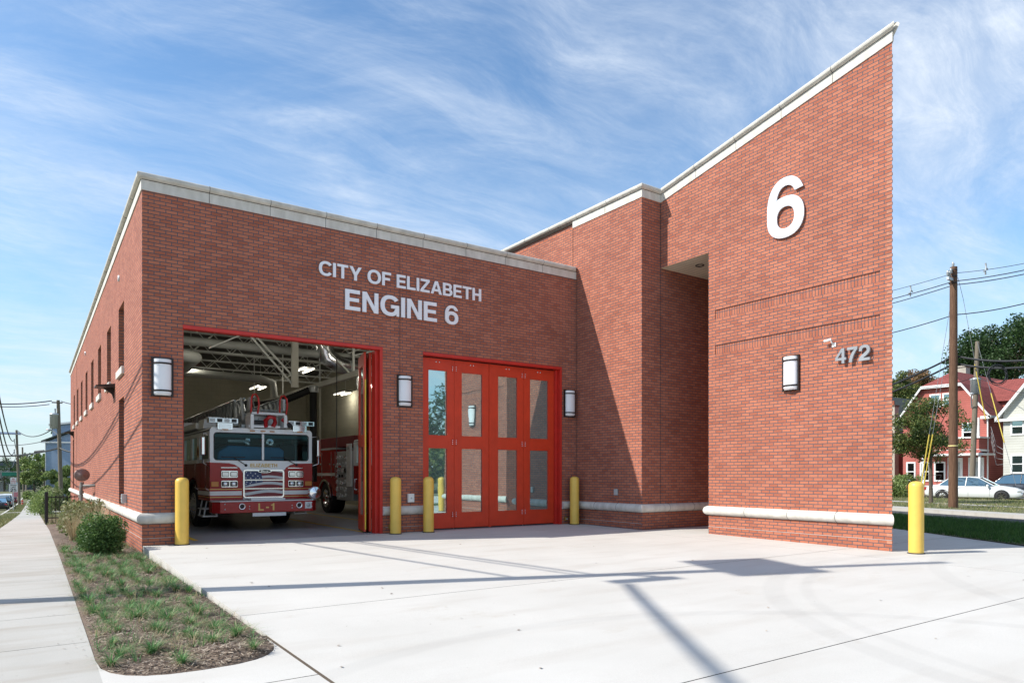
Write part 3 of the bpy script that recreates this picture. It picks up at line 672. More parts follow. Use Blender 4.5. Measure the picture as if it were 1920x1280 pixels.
for i, (a, b) in enumerate(((5.945, 6.865), (6.872, 7.882), (7.955, 8.965), (8.972, 9.985))):
    o = leaf(b-a, None); o.parent = DG; o.location = (a-8.0, 0, 0)
    if i in (0, 2):
        for z in (.33, 2.11, 3.92): hinge(o, b-a+.003, z, 1)
    bolts(o, [((b-a)*.5-.04, 4.05), ((b-a)*.5+.05, 4.05)])
MB().box(-.11, -.05, -.01, .05, -.02, 4.13, RED).build('centre_astragal', DG)
MB().box(-2.06, 1.99, .03, .09, 4.135, 4.2, BLKM).build('track', DG)
# open bay: the pairs folded back against each jamb
def folded(x, sgn, label, y=.17, tilt=0):
    g = empty('open_folding_door', (x, y, .035), label, 'door', 'folded leaves of the open bay')
    for k in range(2):
        w = 1.02; o = leaf(w, None); o.parent = g
        ang = R(90 + tilt + (2 if k else -2)*sgn)
        o.rotation_euler = (0, 0, ang); o.location = (sgn*(.02 + .13*k) + (0 if sgn > 0 else 0), .02, 0)
        bolts(o, [(.05, z) for z in (.3, .45, 1.0, 1.5, 2.1, 2.7, 3.2, 3.7, 4.0)])
    e = MB(); e.box(-.012, .012, -.0, .02, .05, 3.5, mat('safety_yellow', (.75, .55, .05), .5)); e.build('edge_strip', g)
    h = MB(); h.path([(-.05*sgn, .98, .95), (-.10*sgn, .98, .95), (-.10*sgn, .98, 1.2), (-.05*sgn, .98, 1.2)], .012, ALU, 8); h.v = [(v[0]+math.sin(R(-tilt))*.98, v[1]-.03, v[2]) for v in h.v]; h.build('handle', g)
    e.v = []
    return g
folded(4.60, 1, 'pair of red glazed leaves folded back against the right jamb of the open bay', .30, -13)
folded(.60, -1, 'pair of red glazed leaves folded back inside the left jamb of the open bay', .42)
# ================================================================== THINGS ON AND BY THE WALLS
def sconce(loc, rz, label):
    """wall light: dark back box, half-round opal diffuser, two curved straps; local face -Y"""
    g = empty('wall_lamp', loc, label, 'wall lamp', 'half round wall lamps', rz)
    w, h = .19, .37
    b = MB(); b.box(-w, w, -.05, 0, -h, -h+.025, BRONZE); b.box(-w, w, -.05, 0, h-.025, h, BRONZE)
    b.box(-w, -w+.022, -.05, 0, -h+.025, h-.025, BRONZE); b.box(w-.022, w, -.05, 0, -h+.025, h-.025, BRONZE); b.box(-w+.022, w-.022, -.02, 0, -h+.025, h-.025, BRONZE)
    b.build('back_box', g)
    def arc(r, k=14): return [(math.cos(math.pi*i/k)*(w-.035)*r, -.03 - math.sin(math.pi*i/k)*.115*r) for i in range(k+1)]
    d = MB(); a = arc(1)
    n = len(a)
    for z0, z1 in ((-h+.06, h-.03),):
        d.add([(x, y, z0) for x, y in a] + [(x, y, z1) for x, y in a], [(i, i+1, n+i+1, n+i) for i in range(n-1)], DIFF, True)
        d.add([(x, y, z1) for x, y in a], [list(range(n))], DIFF)
        bt = [(x*.9, y*.8, z0-.035) for x, y in a]
        d.add([(x, y, z0) for x, y in a] + bt, [(i, i+1, n+i+1, n+i) for i in range(n-1)], DIFF, True); d.add(bt, [list(range(n))], DIFF)
    d.build('diffuser', g)
    for z in (-h+.11, h-.11):
        s = MB(); a1, a2 = arc(1.02), arc(1.09)
        for i in range(n-1):
            (p, q), (r_, t_) = (a1[i], a1[i+1]), (a2[i], a2[i+1])
            s.add([(r_[0], r_[1], z-.016), (t_[0], t_[1], z-.016), (t_[0], t_[1], z+.016), (r_[0], r_[1], z+.016), (p[0], p[1], z-.016), (q[0], q[1], z-.016), (q[0], q[1], z+.016), (p[0], p[1], z+.016)],
                  [(0,1,2,3), (3,2,6,7), (0,4,5,1)], BRONZE)
        s.build('strap', g)
    return g
sconce((.343, -.002, 3.205), 0, 'wall lamp at the far left corner of the front, left of the open truck bay')
sconce((5.43, -.002, 3.29), 0, 'wall lamp on the brick pier between the two truck bays')
sconce((10.38, -.002, 3.29), 0, 'wall lamp right of the closed red folding door, in the inner corner')
sconce((TX-.002, -6.17, 3.45), R(-90), 'sunlit wall lamp on the tower wall below the brick courses and left of number 472')
# lettering
def lettering(txt, h, width, loc, rz, depth, m, label, bold=.03, gap=.10, space=.36, off=.035):
    g = empty('sign_lettering', loc, label, 'sign', None, rz)
    for mb, x in text_line(txt, h, depth, m, width, bold, gap, space):
        mb.v = [(v[0]+x, v[1]-off, v[2]) for v in mb.v]; o = mb.build('letter' if len(txt) > 3 else 'digit', g)
    return g
lettering('CITY OF ELIZABETH', .305, 4.13, (3.39, 0, 5.665), 0, .03, LETM, 'silver lettering CITY OF ELIZABETH high on the front wall', .028)
lettering('ENGINE 6', .455, 2.88, (3.98, 0, 4.995), 0, .03, LETM, 'larger silver lettering ENGINE 6 below the city name', .032, .11)
lettering('472', .295, .68, (TX, -7.17, 3.50), R(-90), .045, mat('grey_numeral', (.26, .28, .30), .5, metal=.2), 'grey metal house number 472 standing off the tower wall', .045, .08, off=.06)
lettering('6', 1.235, .86, (TX, -5.625, 6.32), R(-90), .03, NUMG, 'giant silver numeral 6 on the tall tower wall', .045, off=.045)
# bollards
def bollard(p, label):
    x, y = p; z = ap(y)
    g = empty('bollard', (x, y, z), label, 'bollard', 'yellow bollards round the bays')
    b = MB(); b.lathe([(.124, 0), (.124, 1.2)], (0,0,0), YEL, n=28); b.build('sleeve', g); MB().lathe([(.124, .004), (.145, .004), (.143, .012), (.124, .018)], (0,0,0), DARKJ, n=28).build('base_seal', g)
    c = MB(); c.lathe([(.124, 1.2), (.121, 1.235), (.100, 1.27), (.065, 1.29), (0, 1.30)], (0,0,0), YEL, n=28); c.build('domed_cap', g)
    return g
bollard((.66, -.17), 'yellow bollard at the left corner of the station beside the open bay')
bollard((5.09, -.26), 'yellow bollard just right of the open bay, left one of the close pair')
bollard((5.92, -.28), 'yellow bollard left of the closed red door, right one of the close pair')
bollard((10.36, -.26), 'yellow bollard right of the closed red door in the inner corner')
bollard((11.37, -8.61), 'yellow bollard standing alone past the pointed end of the tower')
# outlet and hose-bib boxes
def wallbox(loc, size, m, name, label, cat, rz=0):
    g = empty(name, loc, label, cat, None, rz); w, h, d = size
    MB().box(-w/2, w/2, -d, 0, -h/2, h/2, m).build('housing', g, bevel=.008)
    f = MB(); f.box(-w*.36, w*.36, -d-.006, -d-.001, -h*.36, h*.36, m); f.lathe([(w*.16, -.012), (w*.12, -.02), (0, -.02)], (0, -d+.008, 0), ALUD, 'y', 12); f.build('cover', g)
    return g
wallbox((5.58, -.002, .80), (.16, .20, .07), WHT, 'outlet_box', 'white weatherproof outlet box on the pier between the bays', 'outlet')
wallbox((10.63, -1.62, .90), (.12, .16, .05), ALUD, 'hydrant_plate', 'small grey plate with knob on the tall wall near the corner', 'plate', R(-90))
wallbox((-.002, 2.6, .82), (.14, .2, .1), ALUD, 'sensor_box', 'small grey box at the foot of the side wall next to the tall slot', 'box', R(-90))
for x, z, l in ((5.02, .14, 'small brass fitting at the foot of the pier beside the left paired bollard'), (10.2, .14, 'small brass fitting at the foot of the wall in the inner corner')):
    g = MB(); g.box(x, x+.09, -.07, -.003, z-.04, z+.06, mat('brass', (.35, .22, .06), .4, metal=.6)); g.tube((x+.04, -.07, z), (x+.04, -.1, z), .02, ALUD); tag(g.build('pipe_fitting', bevel=.006), l, 'fitting')
# security camera on the tower
g = empty('security_camera', (TX, -7.05, 3.98), 'small white security camera on an arm above number 472', 'camera')
MB().box(-.015, 0, -.09, -.01, -.12, -.04, WHT).build('base_plate', g)
MB().path([(-.01, -.05, -.07), (-.07, -.04, -.05), (-.08, -.02, .015)], .012, WHT).build('arm', g)
c = MB(); c.tube((-.08, -.04, .02), (-.10, .10, .0), .026, WHT, n=14); c.tube((-.10, .10, 0), (-.101, .104, 0), .018, BLKM, n=14); c.build('camera_body', g)
# awning-like down lights on the side wall
for y, z, l in ((5.55, 3.55, 'bronze wedge light over the first slot on the side wall'), (26.9, 3.45, 'bronze wedge light at the far end of the side wall')):
    g = empty('wedge_light', (0, y, z), l, 'wall light', 'wedge lights on the side wall')
    h = MB(); h.prism([(-.42, .02), (0, .08), (0, -.02), (-.42, -.01)], 'y', -.30, .30, BRONZE); h.build('hood', g)
    b = MB(); b.prism([(-.25, -.02), (0, -.02), (0, -.32), (-.05, -.16)], 'y', -.03, .03, BRONZE); b.build('bracket', g)
# gas meter
g = empty('gas_meter', (-.35, 12.6, 0), 'round brown gas regulator on grey pipes against the side wall', 'gas meter')
d = MB(); d.lathe([(0, -.10), (.05, -.10), (.08, -.06), (.19, -.03), (.23, -.02), (.23, .02), (.19, .03), (.08, .06), (0, .07)], (0, 0, 1.33), mat('regulator_brown', (.22, .15, .13), .5, metal=.2), 'y', 24); d.v = [(v[0], v[1], 1.33+(v[2]-1.33)*.93) for v in d.v]; d.build('regulator', g)
p = MB(); gm = mat('gas_pipe', (.20, .18, .16), .6)
p.path([(.35, -.6, .98), (.1, -.5, .98), (0, 0, .98), (0, .55, .98), (0, .6, .9), (0, .6, -.1)], .045, gm); p.path([(0, 0, 1.1), (0, 0, .98)], .06, gm); p.path([(0, .3, .98), (0, .3, -.1)], .045, gm)
p.path([(.35, -.6, .3), (0, -.3, .3), (0, .8, .3)], .05, gm)
for q in ((0, -.2, .98), (0, .3, .75), (0, .6, .6)): p.lathe([(.07, -.05), (.07, .05)], q, gm, n=10)
p.build('pipe', g)
# ================================================================== INSIDE THE TRUCK HALL
def joist(y, label):
    g = MB(); zt, zb = 6.35, 5.72
    for z in (zt, zb): g.box(.4, 10.28, y-.03, y+.03, z-.03, z+.03, JOIST)
    x = .5; k = 0
    while x < 10.1:
        x2 = x + .62; g.tube((x, y, zt if k % 2 else zb), (x2, y, zb if k % 2 else zt), .014, JOIST, n=5); x = x2; k += 1
    return tag(g.build('roof_joist'), label, 'roof joist', 'white open-web joists under the hall roof')
for i in range(9): joist(1.5 + 2.05*i, 'white open-web steel joist under the dark roof deck of the truck hall')
g = MB()
for x in (2.9, 7.6): g.tube((x, .5, 5.68), (x, 21.9, 5.68), .02, JOIST, n=6)
for i in range(70): g.box(.4, 10.28, .5+i*.3, .62+i*.3, 6.41, 6.455, DECK)
tag(g.build('deck_ribs'), 'ribbed grey metal deck with bridging rods over the truck hall', 'roof deck')
def pipe(name, pts, r, m, label, cat): 
    return tag(MB().path(pts, r, m, 14).build(name), label, cat)
pipe('round_duct', [(.4, 5.6, 4.95), (3.5, 5.6, 4.95), (6.4, 5.7, 4.95)], .12, DUCT, 'long straight white pipe duct nearest the door head', 'duct')
pipe('round_duct', [(.5, 4.4, 4.30), (1.4, 4.4, 4.36), (1.75, 4.6, 4.36), (1.75, 6.0, 4.30), (1.4, 9.0, 4.30)], .15, DUCT, 'white elbow duct in the upper left of the open bay', 'duct')
pipe('round_duct', [(1.3, 9.6, 4.65), (4.7, 9.6, 4.60), (5.1, 9.6, 4.50), (5.15, 9.6, 4.0)], .13, DUCT, 'white duct turning down behind the ladder truck', 'duct')
pipe('foil_duct', [(5.5, 5.6, 6.2), (5.5, 5.6, 5.2), (5.6, 5.6, 4.85), (6.0, 5.6, 4.68), (7.2, 5.6, 4.62), (7.5, 5.6, 4.4), (7.5, 5.6, 4.0)], .27, FOIL, 'crinkled silver foil duct near the folded door', 'duct')
pipe('foil_duct', [(8.0, 8.6, 5.0), (8.0, 8.6, 4.6), (8.1, 8.6, 4.2)], .26, FOIL, 'short silver foil drop further inside the hall', 'duct')
rail = MB(); rail.box(5.78, 5.92, .6, 20, 4.12, 4.28, CREAM); 
for y in (3, 7, 11, 15): rail.tube((5.85, y, 4.28), (5.85, y, 6.3), .02, JOIST, n=6)
tag(rail.build('exhaust_rail'), 'cream exhaust rail running the depth of the hall between the trucks', 'rail')
hs = MB(); pts = [(5.62, 6.95, 4.0 - i*.03) for i in range(97)]
hs.path(pts, [.125 if i % 2 else .108 for i in range(97)], BLACK, 12); 
tag(hs.build('exhaust_hose'), 'ribbed black exhaust hose hanging straight down between the trucks', 'hose')
hs = MB(); pts = [Vector((5.5, 6.95, 4.02)).lerp(Vector((3.6, 8.2, 3.55)), i/60) - Vector((0,0,.18*math.sin(math.pi*i/60))) for i in range(61)]
hs.path(pts, [.12 if i % 2 else .105 for i in range(61)], BLACK, 12); hs.tube((5.62, 6.95, 3.95), (5.62, 6.95, 4.14), .16, ALUD, n=14)
tag(hs.build('exhaust_hose'), 'ribbed black exhaust hose sagging sideways to the ladder truck', 'hose')
# hanging support post with braces
hp = MB(); hp.box(4.42, 4.60, 5.2, 5.32, 3.85, 5.3, CREAM); hp.tube((3.2, 5.3, 5.3), (4.45, 5.3, 3.95), .03, JOIST, n=6); hp.tube((3.3, 5.3, 5.35), (4.55, 5.3, 4.1), .03, JOIST, n=6); hp.tube((3.1, 5.26, 5.32), (5.0, 5.26, 5.32), .03, JOIST, n=6); hp.tube((2.2, 5.3, 4.75), (4.3, 5.3, 5.9), .022, JOIST, n=6)
hp.tube((5.1, 5.3, 5.4), (6.3, 5.3, 4.3), .024, JOIST, n=6); hp.box(6.27, 6.33, 5.27, 5.33, 4.25, 5.7, JOIST)
hp.tube((6.3, 5.3, 4.95), (8.4, 5.3, 5.6), .022, JOIST, n=6)
tag(hp.build('hanging_post'), 'pale steel post with slanted braces hanging from the hall roof', 'steel post')
tag(MB().path([(4.62, 2.2, 4.3), (4.62, 2.2, 1.9)], .012, BLACK, 5).build('hanging_cable'), 'thin black cable hanging from the door head in front of the post', 'cable')
for x in (2.4, 6.1, 9.8):
    for y in (3.3, 9.4, 15.4):  # nearest row is unseen, added to light the truck tops
        g = empty('ceiling_light', (x, y, 5.0), 'twin-tube strip light %s, %s' % ('over the ladder truck' if x < 3 else 'in the middle of the hall' if x < 7 else 'over the right-hand engine', 'in the added unseen row just inside the doors' if y < 5 else 'halfway back' if y < 10 else 'at the back'), 'strip light', 'lit twin-tube strip lights in the hall')
        MB().box(-.24, .24, -.62, .62, .03, .07, mat('reflector_grey', (.10, .10, .10), .5)).build('reflector', g)
        for s in (-.17, .17): MB().tube((s, -.58, -.01), (s, .58, -.01), .036, TUBE, n=10).build('tube', g)
        MB().tube((0, -.4, .07), (0, -.4, 1.3), .008, JOIST, n=4).build('hanger', g)
# back wall details: window frame, doorway, pipes
g = empty('inner_window', (1.4, 21.98, 2.9), 'cream framed window high in the back wall of the hall', 'window')
MB().box(-.9, .9, -.03, 0, -.7, .7, BLKM).build('pane', g)
f = MB()
for a in ((-1, -.9, -.8, .8), (.9, 1.0, -.8, .8), (-.9, .9, .7, .8), (-.9, .9, -.8, -.7), (.35, .42, -.7, .7)): f.box(a[0], a[1], -.08, .0, a[2], a[3], CREAM)
f.build('frame', g)
for x, y, l in ((10.2, 13.5, 'cream vertical pipe on the right wall of the hall, nearer one'), (10.2, 19.5, 'cream vertical pipe on the right wall of the hall, further one')):
    tag(MB().tube((x, y, 0), (x, y, 6.4), .07, CREAM, n=10).build('wall_pipe'), l, 'pipe', 'cream wall pipes')

# ================================================================== TRUCKS
def wheel(name, r, w, parent, loc, dual=False, hubc=CHROME):
    """wheel with its axle along X, outer face towards -X"""
    t = MB(); rr = r
    t.lathe([(r*.60, -w/2+.01), (r*.93, -w/2), (r, -w/2+.04), (r, w/2-.04), (r*.93, w/2), (r*.6, w/2-.01)], (0,0,0), BLACK, 'x', 36)
    for i in range(36):
        a = 2*math.pi*i/36; M = Matrix.Rotation(a, 3, 'X'); t.obox(M @ Vector((0, 0, r+.002)), (w*.8, .035, .014), M, BLACK)
    o = t.build('wheel', parent, loc=loc)
    h = MB(); d = .06 if not dual else -.0
    if dual: h.lathe([(r*.60, -w/2+.01), (r*.56, -w/2+.02), (r*.50, -w/2+.10), (r*.30, -w/2+.16), (r*.30, -w/2+.04), (r*.16, -w/2+.0), (0, -w/2+.0)], (0,0,0), hubc, 'x', 28)
    else: h.lathe([(r*.62, -w/2+.01), (r*.60, -w/2-.01), (r*.54, -w/2+.05), (r*.42, -w/2+.02), (r*.34, -w/2-.03), (r*.22, -w/2-.06), (r*.14, -w/2-.12), (0, -w/2-.13)], (0,0,0), hubc, 'x', 28)
    for i in range(10):
        a = 2*math.pi*i/10; h.lathe([(.018, -.05), (.018, 0), (.0, -.06)], (-w/2 + (.0 if not dual else .14), math.cos(a)*r*.42, math.sin(a)*r*.42), hubc, 'x', 6)
    h.build('rim', o); return o
def rrect(x0, x1, z0, z1, r, k=4):
    pts = []
    for cx_, cz_, a0 in ((x1-r, z0+r, -90), (x1-r, z1-r, 0), (x0+r, z1-r, 90), (x0+r, z0+r, 180)):
        for i in range(k+1):
            a = R(a0 + 90*i/k); pts.append((cx_ + r*math.cos(a), cz_ + r*math.sin(a)))
    return pts
def frame_y(mb, x0, x1, z0, z1, r, t, y0, y1, m):     # rounded ring in the XZ plane
    a, b = rrect(x0, x1, z0, z1, r), rrect(x0+t, x1-t, z0+t, z1-t, max(.002, r-t)); n = len(a)
    v = [(p[0], y0, p[1]) for p in a] + [(p[0], y0, p[1]) for p in b] + [(p[0], y1, p[1]) for p in a] + [(p[0], y1, p[1]) for p in b]
    fs = []
    for i in range(n):
        j = (i+1) % n; fs += [(i, j, n+j, n+i), (i, 2*n+i, 2*n+j, j), (n+i, n+j, 3*n+j, 3*n+i)]
    mb.add(v, fs, m)
def small_text(parent, txt, h, w, x, y, z, m, name='lettering', bold=.03, slant=0, gap=.10, rz=0, depth=.004):
    mb = MB()
    for g_, xo in text_line(txt, h, depth, m, w, bold, gap):
        mb.add([(v[0]+xo+slant*v[2], v[1], v[2]) for v in g_.v], g_.f, m)
    M = Matrix.Rotation(rz, 3, 'Z'); mb.v = [tuple(M @ Vector(v) + Vector((x, y, z))) for v in mb.v]
    return mb.build(name, parent)
def cab(g, W=1.22, Lc=3.6, zb=.72, zt=2.47, ladder=True):
    """front of a custom fire cab: white over red, big two-pane windshield"""
    zw0, zw1 = 1.70, 2.34; zr = 1.63
    b = MB()
    # shell: lower red box, upper white with windows openings framed
    gh = .5 # wheel cut
    side = [(0, zb), (1.42, zb), (1.50, 1.0), (1.72, 1.20), (2.15, 1.27), (2.58, 1.20), (2.80, 1.0), (2.88, zb), (Lc, zb), (Lc, zr), (0, zr)]
    b.prism([(y, z) for y, z in side], 'x', -W, -W+.08, TRED); b.prism([(y, z) for y, z in side], 'x', W-.08, W, TRED)
    b.box(-W+.08, W-.08, .02, .08, zb, zr, TRED); b.box(-W+.08, W-.08, Lc-.1, Lc, zb, zr, TRED); b.box(-W+.1, W-.1, .1, Lc-.1, zb+.55, zb+.6, BLKM)
    b.box(-W+.1, W-.1, .1, 1.4, zb-.05, zb+.1, BLKM); b.box(-W+.42, W-.42, 1.4, 2.9, .45, 1.25, BLKM)
    b.build('cab_lower', g, bevel=.012)
    b = MB()
    r = .05
    outer = rrect(-W, W, zr+.002, zt, .09)
    inner = rrect(-W+.10, W-.10, zw0, zw1, .07); n = len(outer)
    v = [(p[0], 0, p[1]) for p in outer] + [(p[0], 0.0, p[1]) for p in inner] + [(p[0], .06, p[1]) for p in inner]
    fs = []
    for i in range(n): j = (i+1) % n; fs += [(i, j, n+j, n+i), (n+i, n+j, 2*n+j, 2*n+i)]
    b.add(v, fs, TWHT)
    # roof + sides with window openings
    top = [p for p in outer]
    for i in range(n):
        j = (i+1) % n
        if outer[i][1] > zr + .2 and outer[j][1] > zr+.2 and not (abs(outer[i][0]-outer[j][0]) < .01): b.add([(outer[i][0], 0, outer[i][1]), (outer[j][0], 0, outer[j][1]), (outer[j][0], Lc, outer[j][1]), (outer[i][0], Lc, outer[i][1])], [(0,1,2,3)], TWHT, True)
    for sx in (-W, W): grid_wall(b, 'x', sx, 0, Lc, zr+.002, zt-.09, [(.16, 1.25, 1.72, 2.28), (1.55, 2.25, 1.72, 2.28), (2.45, 3.35, 1.72, 2.28)], .05, TWHT, 1 if sx < 0 else -1)
    b.box(-W+.02, W-.02, Lc-.05, Lc-.002, zr, zt-.05, TWHT)
    b.build('cab_upper', g)
    m = MB()
    for sx in (-W+.03, W-.03):
        for a, c in ((.16, 1.25), (1.55, 2.25), (2.45, 3.35)): m.poly([(sx, a, 1.72), (sx, c, 1.72), (sx, c, 2.28), (sx, a, 2.28)], HGLASS)
    m.build('side_window', g)
    m = MB(); m.poly([(p[0], .03, p[1]) for p in rrect(-W+.10, W-.10, zw0, zw1, .07)], WGLASS); ws = m.build('windshield', g)
    m = MB(); m.box(-.025, .025, -.012, .028, zw0, zw1, TWHT); m.build('windshield_divider', ws)
    m = MB(); frame_y(m, -W+.085, W-.085, zw0-.014, zw1+.014, .08, .02, -.006, .01, BLACK); m.build('windshield_gasket', ws)
    m = MB(); m.box(-W+.1, W-.1, .06, .3, zw1-.1, zw1-.02, mat('teal_visor', (.02, .12, .13), .5)); m.build('sun_visor', g)
    d = MB(); pr = [(-1.0+.0, 1.6), (.62, 1.6), (.62, 1.95), (.5, 2.03), (-.72, 2.06), (-.95, 1.9)]
    d.prism(pr, 'y', .35, 1.3, BLUI); d.build('dashboard_cover', g, bevel=.03)
    d = MB(); d.prism([(-1.0, 1.9), (.7, 1.9), (.6, 2.12), (-.75, 2.14)], 'y', 1.32, 1.4, mat('maroon_seat', (.09, .015, .02), .7)); d.box(.7, 1.1, 1.0, 1.4, 1.6, 2.15, BLKM); d.build('engine_cover', g, bevel=.03)
    d = MB(); 
    for x, s in ((-.28, .09), (.25, .10)): d.lathe([(s, 0), (s*.8, .06), (0, .09)], (x, .32, 2.16), CHROME, 'y', 14)
    d.box(-.75, -.25, .3, .36, 2.14, 2.2, ALUD); d.build('cab_interior_lamps', g)
    for x0, x1, z0, z1 in ((-.85, -.40, 1.76, 1.60), (.30, .82, 1.76, 1.62)):
        w_ = MB(); w_.tube((x1, -.03, z1-.03), ((x0+x1)/2-.05, -.03, zw0+.05), .01, BLACK, n=6); w_.box(x0-.12, (x0+x1)/2+.2, -.035, -.015, zw0+.055, zw0+.075, BLACK); w_.lathe([(.035, 0), (.03, -.03), (0, -.035)], (x1, -.0, z1-.03), BLACK, 'y', 12); w_.build('wiper', g)
    return zr
def mirror(g, W, sx):
    m = MB(); x = sx*(W+.16)
    m.path([(sx*W, .1, 2.30), (x, -.05, 2.32), (x, -.05, 1.62), (sx*W, .1, 1.55)], .016, CHROME, 8); m.build('mirror_arm', g)
    m = MB(); m.box(x-.05, x+.05, -.10, .0, 1.80, 2.24, CHROME); m.build('mirror', g, bevel=.025)
def ladder_truck():
    g = empty('ladder_truck', (2.95, 2.75, 0), 'red and white ladder truck with flag grille parked in the open bay', 'fire truck')
    W = 1.22; Lc = 3.6; zr = cab(g)
    # white front sheet, red corner panels with the swept edge
    f = MB(); f.box(-W+.004, W-.004, -.004, .018, .74, zr+.05, TWHT); f.build('front_panel', g, bevel=.003)
    for s in (-1, 1):
        edge = [(.47, .745), (.47, 1.36), (.50, 1.44), (.56, 1.52), (.66, 1.585), (.80, 1.62), (W-.0, 1.632), (W-.0, .745)]
        pts = [(s*x, z) for x, z in edge]; 
        p = MB(); p.prism(pts if s > 0 else pts[::-1], 'y', -.016, -.005, TRED); po = p.build('corner_panel', g)
        q = MB(); q.box(min(s*.50, s*(W+.0)), max(s*.50, s*(W)), -.0195, -.0165, .85, .95, WHT); q.build('white_stripe', po)
        q = MB()
        for z in (.80, .99): q.box(min(s*.50, s*W), max(s*.50, s*W), -.0195, -.0165, z, z+.016, GOLD)
        q.build('gold_stripe', po)
        # light clusters
        for z0, z1, kind in ((1.27, 1.44, 0), (1.04, 1.205, 1)):
            h = MB(); xa, xb = sorted((s*.60, s*.98)); h.prism(rrect(xa, xb, z0, z1, .03), 'y', -.07, -.016, CHROME); ho = h.build('headlight' if kind else 'warning_light', g, bevel=.006)
            l = MB()
            for c in (xa+.095, xb-.095):
                if kind: 
                    l.prism(rrect(c-.082, c+.082, z0+.025, z1-.025, .02), 'y', -.076, -.072, BLKM)
                    l.lathe([(.058, 0), (.05, -.012), (.028, -.020), (0, -.022)], (c, -.076, (z0+z1)/2), CLEARL, 'y', 14)
                else:
                    l.prism(rrect(c-.08, c+.08, z0+.025, z1-.025, .025), 'y', -.078, -.072, BLKM); l.prism(rrect(c-.068, c+.068, z0+.037, z1-.037, .02), 'y', -.088, -.078, CLEARL)
            l.build('lens', ho)
        xa, xb = sorted((s*1.03, s*1.20)); MB().box(xa, xb, -.06, -.016, 1.06, 1.18, AMBER).build('turn_signal', g, bevel=.012)
        xa, xb = sorted((s*.60, s*.98)); MB().box(xa, xb, -.035, -.016, 1.50, 1.525, CHROME).build('grab_rail', g, bevel=.006)
        mirror(g, W, s)
    # grille with the flag inserts
    gr = MB(); frame_y(gr, -.48, .50, .775, 1.47, .07, .035, -.07, -.0, CHROME)
    for z in (1.005, 1.215): gr.box(-.45, .47, -.066, -.02, z-.012, z+.012, CHROME)
    go = gr.build('grille', g)
    k = 24; xs_ = [-.446 + .912*i/k for i in range(k+1)]
    wave = lambda x: .03*math.sin((x+.2)*5.2) + .02*(x)
    rows = [(1.23, 1.435, [(FRED, -1, .42), (FWHT, .42, .86), (FRED, .86, 2)][::1], True), (1.02, 1.20, None, True), (.81, .99, None, False)]
    fl = MB()
    for ri, (z0, z1, _, canton) in enumerate(rows):
        hh = z1 - z0
        # alternate wavy stripes across each insert, red base with one broad silver stripe
        fl.box(xs_[0], xs_[-1], -.034, -.030, z0, z1, FRED)
        for i in range(k):
            a, b = xs_[i], xs_[i+1]
            base = [.02, .32, .36][ri]; wd = [.30, .36, .40][ri]
            def lim(x, q): return max(z0, min(z1, z0 + hh*q + wave(x)*1.0))
            fl.poly([(a, -.037, lim(a, base)), (b, -.037, lim(b, base)), (b, -.037, lim(b, base+wd)), (a, -.037, lim(a, base+wd))], FWHT)
            if ri == 0:
                fl.poly([(a, -.037, lim(a, .82)), (b, -.037, lim(b, .82)), (b, -.037, lim(b, 1.3)), (a, -.037, lim(a, 1.3))], FWHT)
    fl.build('flag_stripes', go)
    ct = MB(); ct.poly([(-.446, -.040, 1.23), (-.02, -.040, 1.23), (-.06, -.040, 1.435), (-.446, -.040, 1.435)], NAVY)
    ct.poly([(-.446, -.040, 1.06), (-.25, -.040, 1.12), (-.02, -.040, 1.16), (0.0, -.040, 1.20), (-.446, -.040, 1.20)], NAVY); ct.build('flag_canton', go)
    st_ = MB()
    def star(cx_, cz_, r):
        for i in range(5):
            a0 = R(90+72*i); p = [(0, 0), (r*.4*math.cos(a0-R(36)), r*.4*math.sin(a0-R(36))), (r*math.cos(a0), r*math.sin(a0)), (r*.4*math.cos(a0+R(36)), r*.4*math.sin(a0+R(36)))]
            st_.poly([(cx_+u, -.043, cz_+w) for u, w in p], WHT)
    for cx_, cz_ in ((-.40, 1.40), (-.30, 1.39), (-.19, 1.37), (-.37, 1.33), (-.25, 1.32), (-.13, 1.31), (-.41, 1.27), (-.30, 1.26), (-.18, 1.255), (-.09, 1.26), (-.39, 1.17), (-.28, 1.175), (-.17, 1.18), (-.41, 1.11), (-.31, 1.13)): star(cx_, cz_, .022)
    st_.build('flag_stars', go)
    ov = MB(); K = 28; e1 = [(.02 + .17*math.cos(2*math.pi*i/K), 1.435 + .047*math.sin(2*math.pi*i/K)) for i in range(K)]
    ov.prism(e1, 'y', -.095, -.06, CHROME); e2 = [(.02 + .145*math.cos(2*math.pi*i/K), 1.435 + .034*math.sin(2*math.pi*i/K)) for i in range(K)]
    ov.prism(e2, 'y', -.099, -.095, BLKM); oo = ov.build('oval_badge', go); small_text(oo, 'Pierce', .036, .17, -.072, -.102, 1.418, CHROME, 'badge_script', .02, .3, .06)
    small_text(g, 'ELIZABETH', .085, .64, -.30, -.020, 1.53, GOLD, 'town_lettering', .03)
    # bumper
    b = MB(); out = [(-1.24, -.02), (-1.24, -.36), (-1.10, -.55), (1.06, -.55), (1.20, -.36), (1.20, -.02)]
    b.prism(out, 'z', .45, .71, TRED); bo = b.build('bumper', g, bevel=.012)
    b = MB(); b.prism([(x*1.004, y-.004 if y < -.1 else y) for x, y in out], 'z', .712, .73, ALU); b.build('tread_top', bo)
    small_text(bo, 'L-1', .17, .37, -.25, -.556, .495, GOLD, 'unit_lettering', .04, 0, .3)
    for x in (-.62, .72):
        h = MB(); h.lathe([(.075, 0), (.078, -.02), (.06, -.03), (.05, .02), (0, .03)], (x, -.552, .60), CHROME, 'y', 20); h.build('air_horn', bo)
        h = MB(); h.lathe([(.048, -.0), (0, -.002)], (x, -.553, .60), BLACK, 'y', 16); h.build('horn_mouth', bo)
